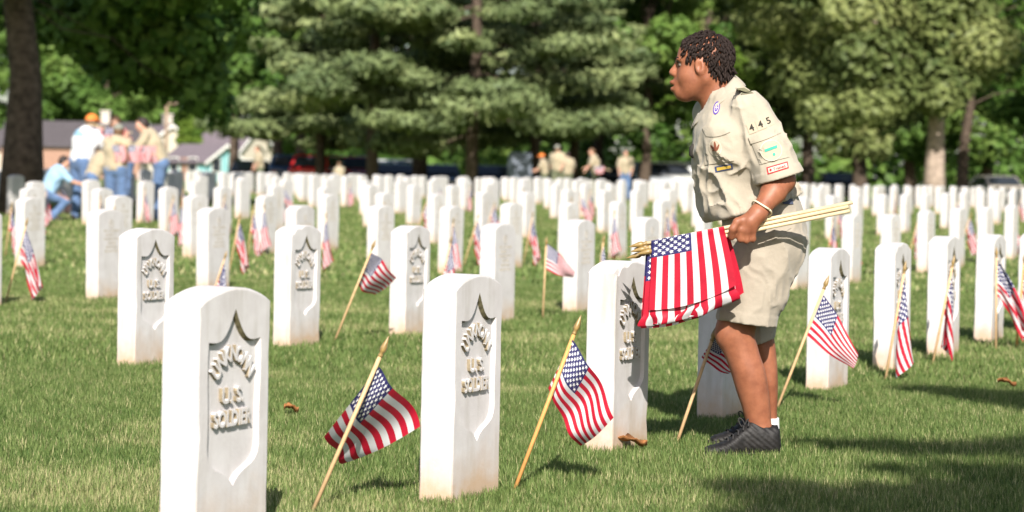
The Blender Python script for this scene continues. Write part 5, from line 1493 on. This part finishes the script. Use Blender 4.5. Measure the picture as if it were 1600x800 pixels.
    sculpt('hair', lambda P: smax(ell(P, hd + [-.015, 0, .015], (.102, .09, .118)), smin(P[:, 0] - hd[0] - .035, hd[2] - .05 - P[:, 2] + (P[:, 0] - hd[0]) * 0, .01) * 1.0, .01) if cap else smax(ell(P, hd + [-.012, 0, .02], (.108, .09, .122)), (P[:, 0] - hd[0]) * .8 - (P[:, 2] - hd[2]) + .02, .01), hd - .2, hd + .2, .014, hm, root)
    return root, J, hd, hip, up, chest

# by the big tree
r1 = human(128, 31.5, 55, 'man in an orange cap and white printed T-shirt, seen from behind', 'tee', 'jeans', 'brownhair', 1.62, .30, 0, (.5, .5), (.6, .5), cap='orange')
root, J, hd, hip, up, chest = r1
b = chest - np.array([math.cos(.3), 0, -math.sin(.3)]) * .158
mb = MB(); k = 20; V = [tuple(b)] + [tuple(b + np.array([.02 * math.cos(2 * PI * i / k) ** 2, .12 * math.cos(2 * PI * i / k), .13 * math.sin(2 * PI * i / k)])) for i in range(k)]
mb.add([(v[0] - .012, v[1], v[2]) for v in V], [(0, 1 + (i + 1) % k, 1 + i) for i in range(k)]); mb.build('shirt_print', M['teeprint'], bpy.data.objects['shirt.001'] if 'shirt.001' in bpy.data.objects else root)
human(84, 31.0, 20, 'child in a light blue shirt crouching beside the big trunk', 'lightblue', 'jeans', 'darkhair', 1.30, .45, .9, (.9, .4), (.8, .5))
human(147, 31.2, 35, 'child in a tan shirt bending forward in front of the man in the orange cap', 'tan', 'jeans', 'brownhair', 1.22, .5, .0, (.9, .3), (.7, .3))
human(181, 31.0, 80, 'person in a tan shirt and jeans seen from behind, arms full of flags', 'tan', 'jeans', 'brownhair', 1.45, .12, 0, (.7, .8), (.9, .6), cap='greycap')
human(190, 33.0, 235, 'person facing the group with a flag bundle over the shoulder', 'redshirt', 'jeans', 'brownhair', 1.62, .25, 0, (.9, .5), (1.3, .4))
human(246, 31.8, 185, 'dark-haired man in a tan shirt bending over to hand out flags', 'tan', 'jeans', 'darkhair', 1.62, .42, 0, (.6, .7), (.8, .6))
# walking along the far edge
human(405, 74, 200, 'person in a tan shirt beside the blue car', 'tan', 'oliveshort', 'brownhair', 1.66, .1, 0, res=.035)
human(851, 72, 175, 'person in an orange cap and tan shirt beside the granite monument', 'tan', 'oliveshort', 'brownhair', 1.55, .15, 0, (.5, .7), (.4, .7), cap='orange', res=.035)
human(871, 71, 250, 'tall person in a tan shirt and olive trousers walking', 'tan', 'oliveshort', 'brownhair', 1.82, .05, 0, (.3, .4), (-.2, .3), cap='greycap', res=.035)
human(886, 73, 95, 'person in a tan shirt half hidden behind the tall walking person', 'tan', 'oliveshort', 'darkhair', 1.66, .05, 0, res=.035)
human(930, 71, 190, 'person in a tan shirt carrying flags near the black car', 'tan', 'oliveshort', 'brownhair', 1.74, .18, 0, (.5, .6), (.3, .4), res=.035)
human(977, 74, 265, 'person in a tan shirt standing alone beside the silver car', 'tan', 'jeans', 'darkhair', 1.78, .0, 0, res=.035)
human(531, 76, 120, 'person in a tan shirt sitting low behind the far headstones', 'tan', 'oliveshort', 'brownhair', 1.30, .2, .3, res=.035)

# bundles of flags in their arms
def armful(px, py, Y, n, seed, label, spread=.18):
    r = np.random.default_rng(seed); c = pix(px, py, Y); root = empty('flag_bundle', tuple(c)); tag(root, label, 'flags', 'bundles of flags held by helpers')
    mb = MB()
    for i in range(n):
        a = np.array([-.30, 0, .10]) + r.normal(size=3) * .03; b = np.array([.30, 0, -.08]) + r.normal(size=3) * .03; mb.tube([a, (a + b) / 2, b], .005, 5)
    mb.build('sticks', M['stick'], root)
    for i in range(n):
        P = np.zeros((NU + 1, NV + 1, 3)); ph = r.random() * 6; ox = r.normal() * spread; oy = r.normal() * .05
        for a in range(NU + 1):
            for b_ in range(NV + 1):
                u, v = a / NU, b_ / NV; P[a, b_] = (ox + (v - .5) * HOIST * (1 - .3 * u) + .02 * math.sin(u * 4 + ph), oy - .05 + .025 * math.sin(v * 8 + ph) * u, .04 - u * FLY * .85)
        c_, s_ = flag_meshes(P, 1); cl = obj('cloth', c_, root); obj('stars', s_, cl)
armful(214, 232, 30.9, 6, 5, 'bundle of flags between the bending man and the person seen from behind')
armful(171, 204, 31.5, 4, 6, 'bundle of flags raised over a shoulder behind the man in the orange cap', .12)
armful(940, 262, 70.5, 3, 7, 'flags carried by the person near the black car', .1)
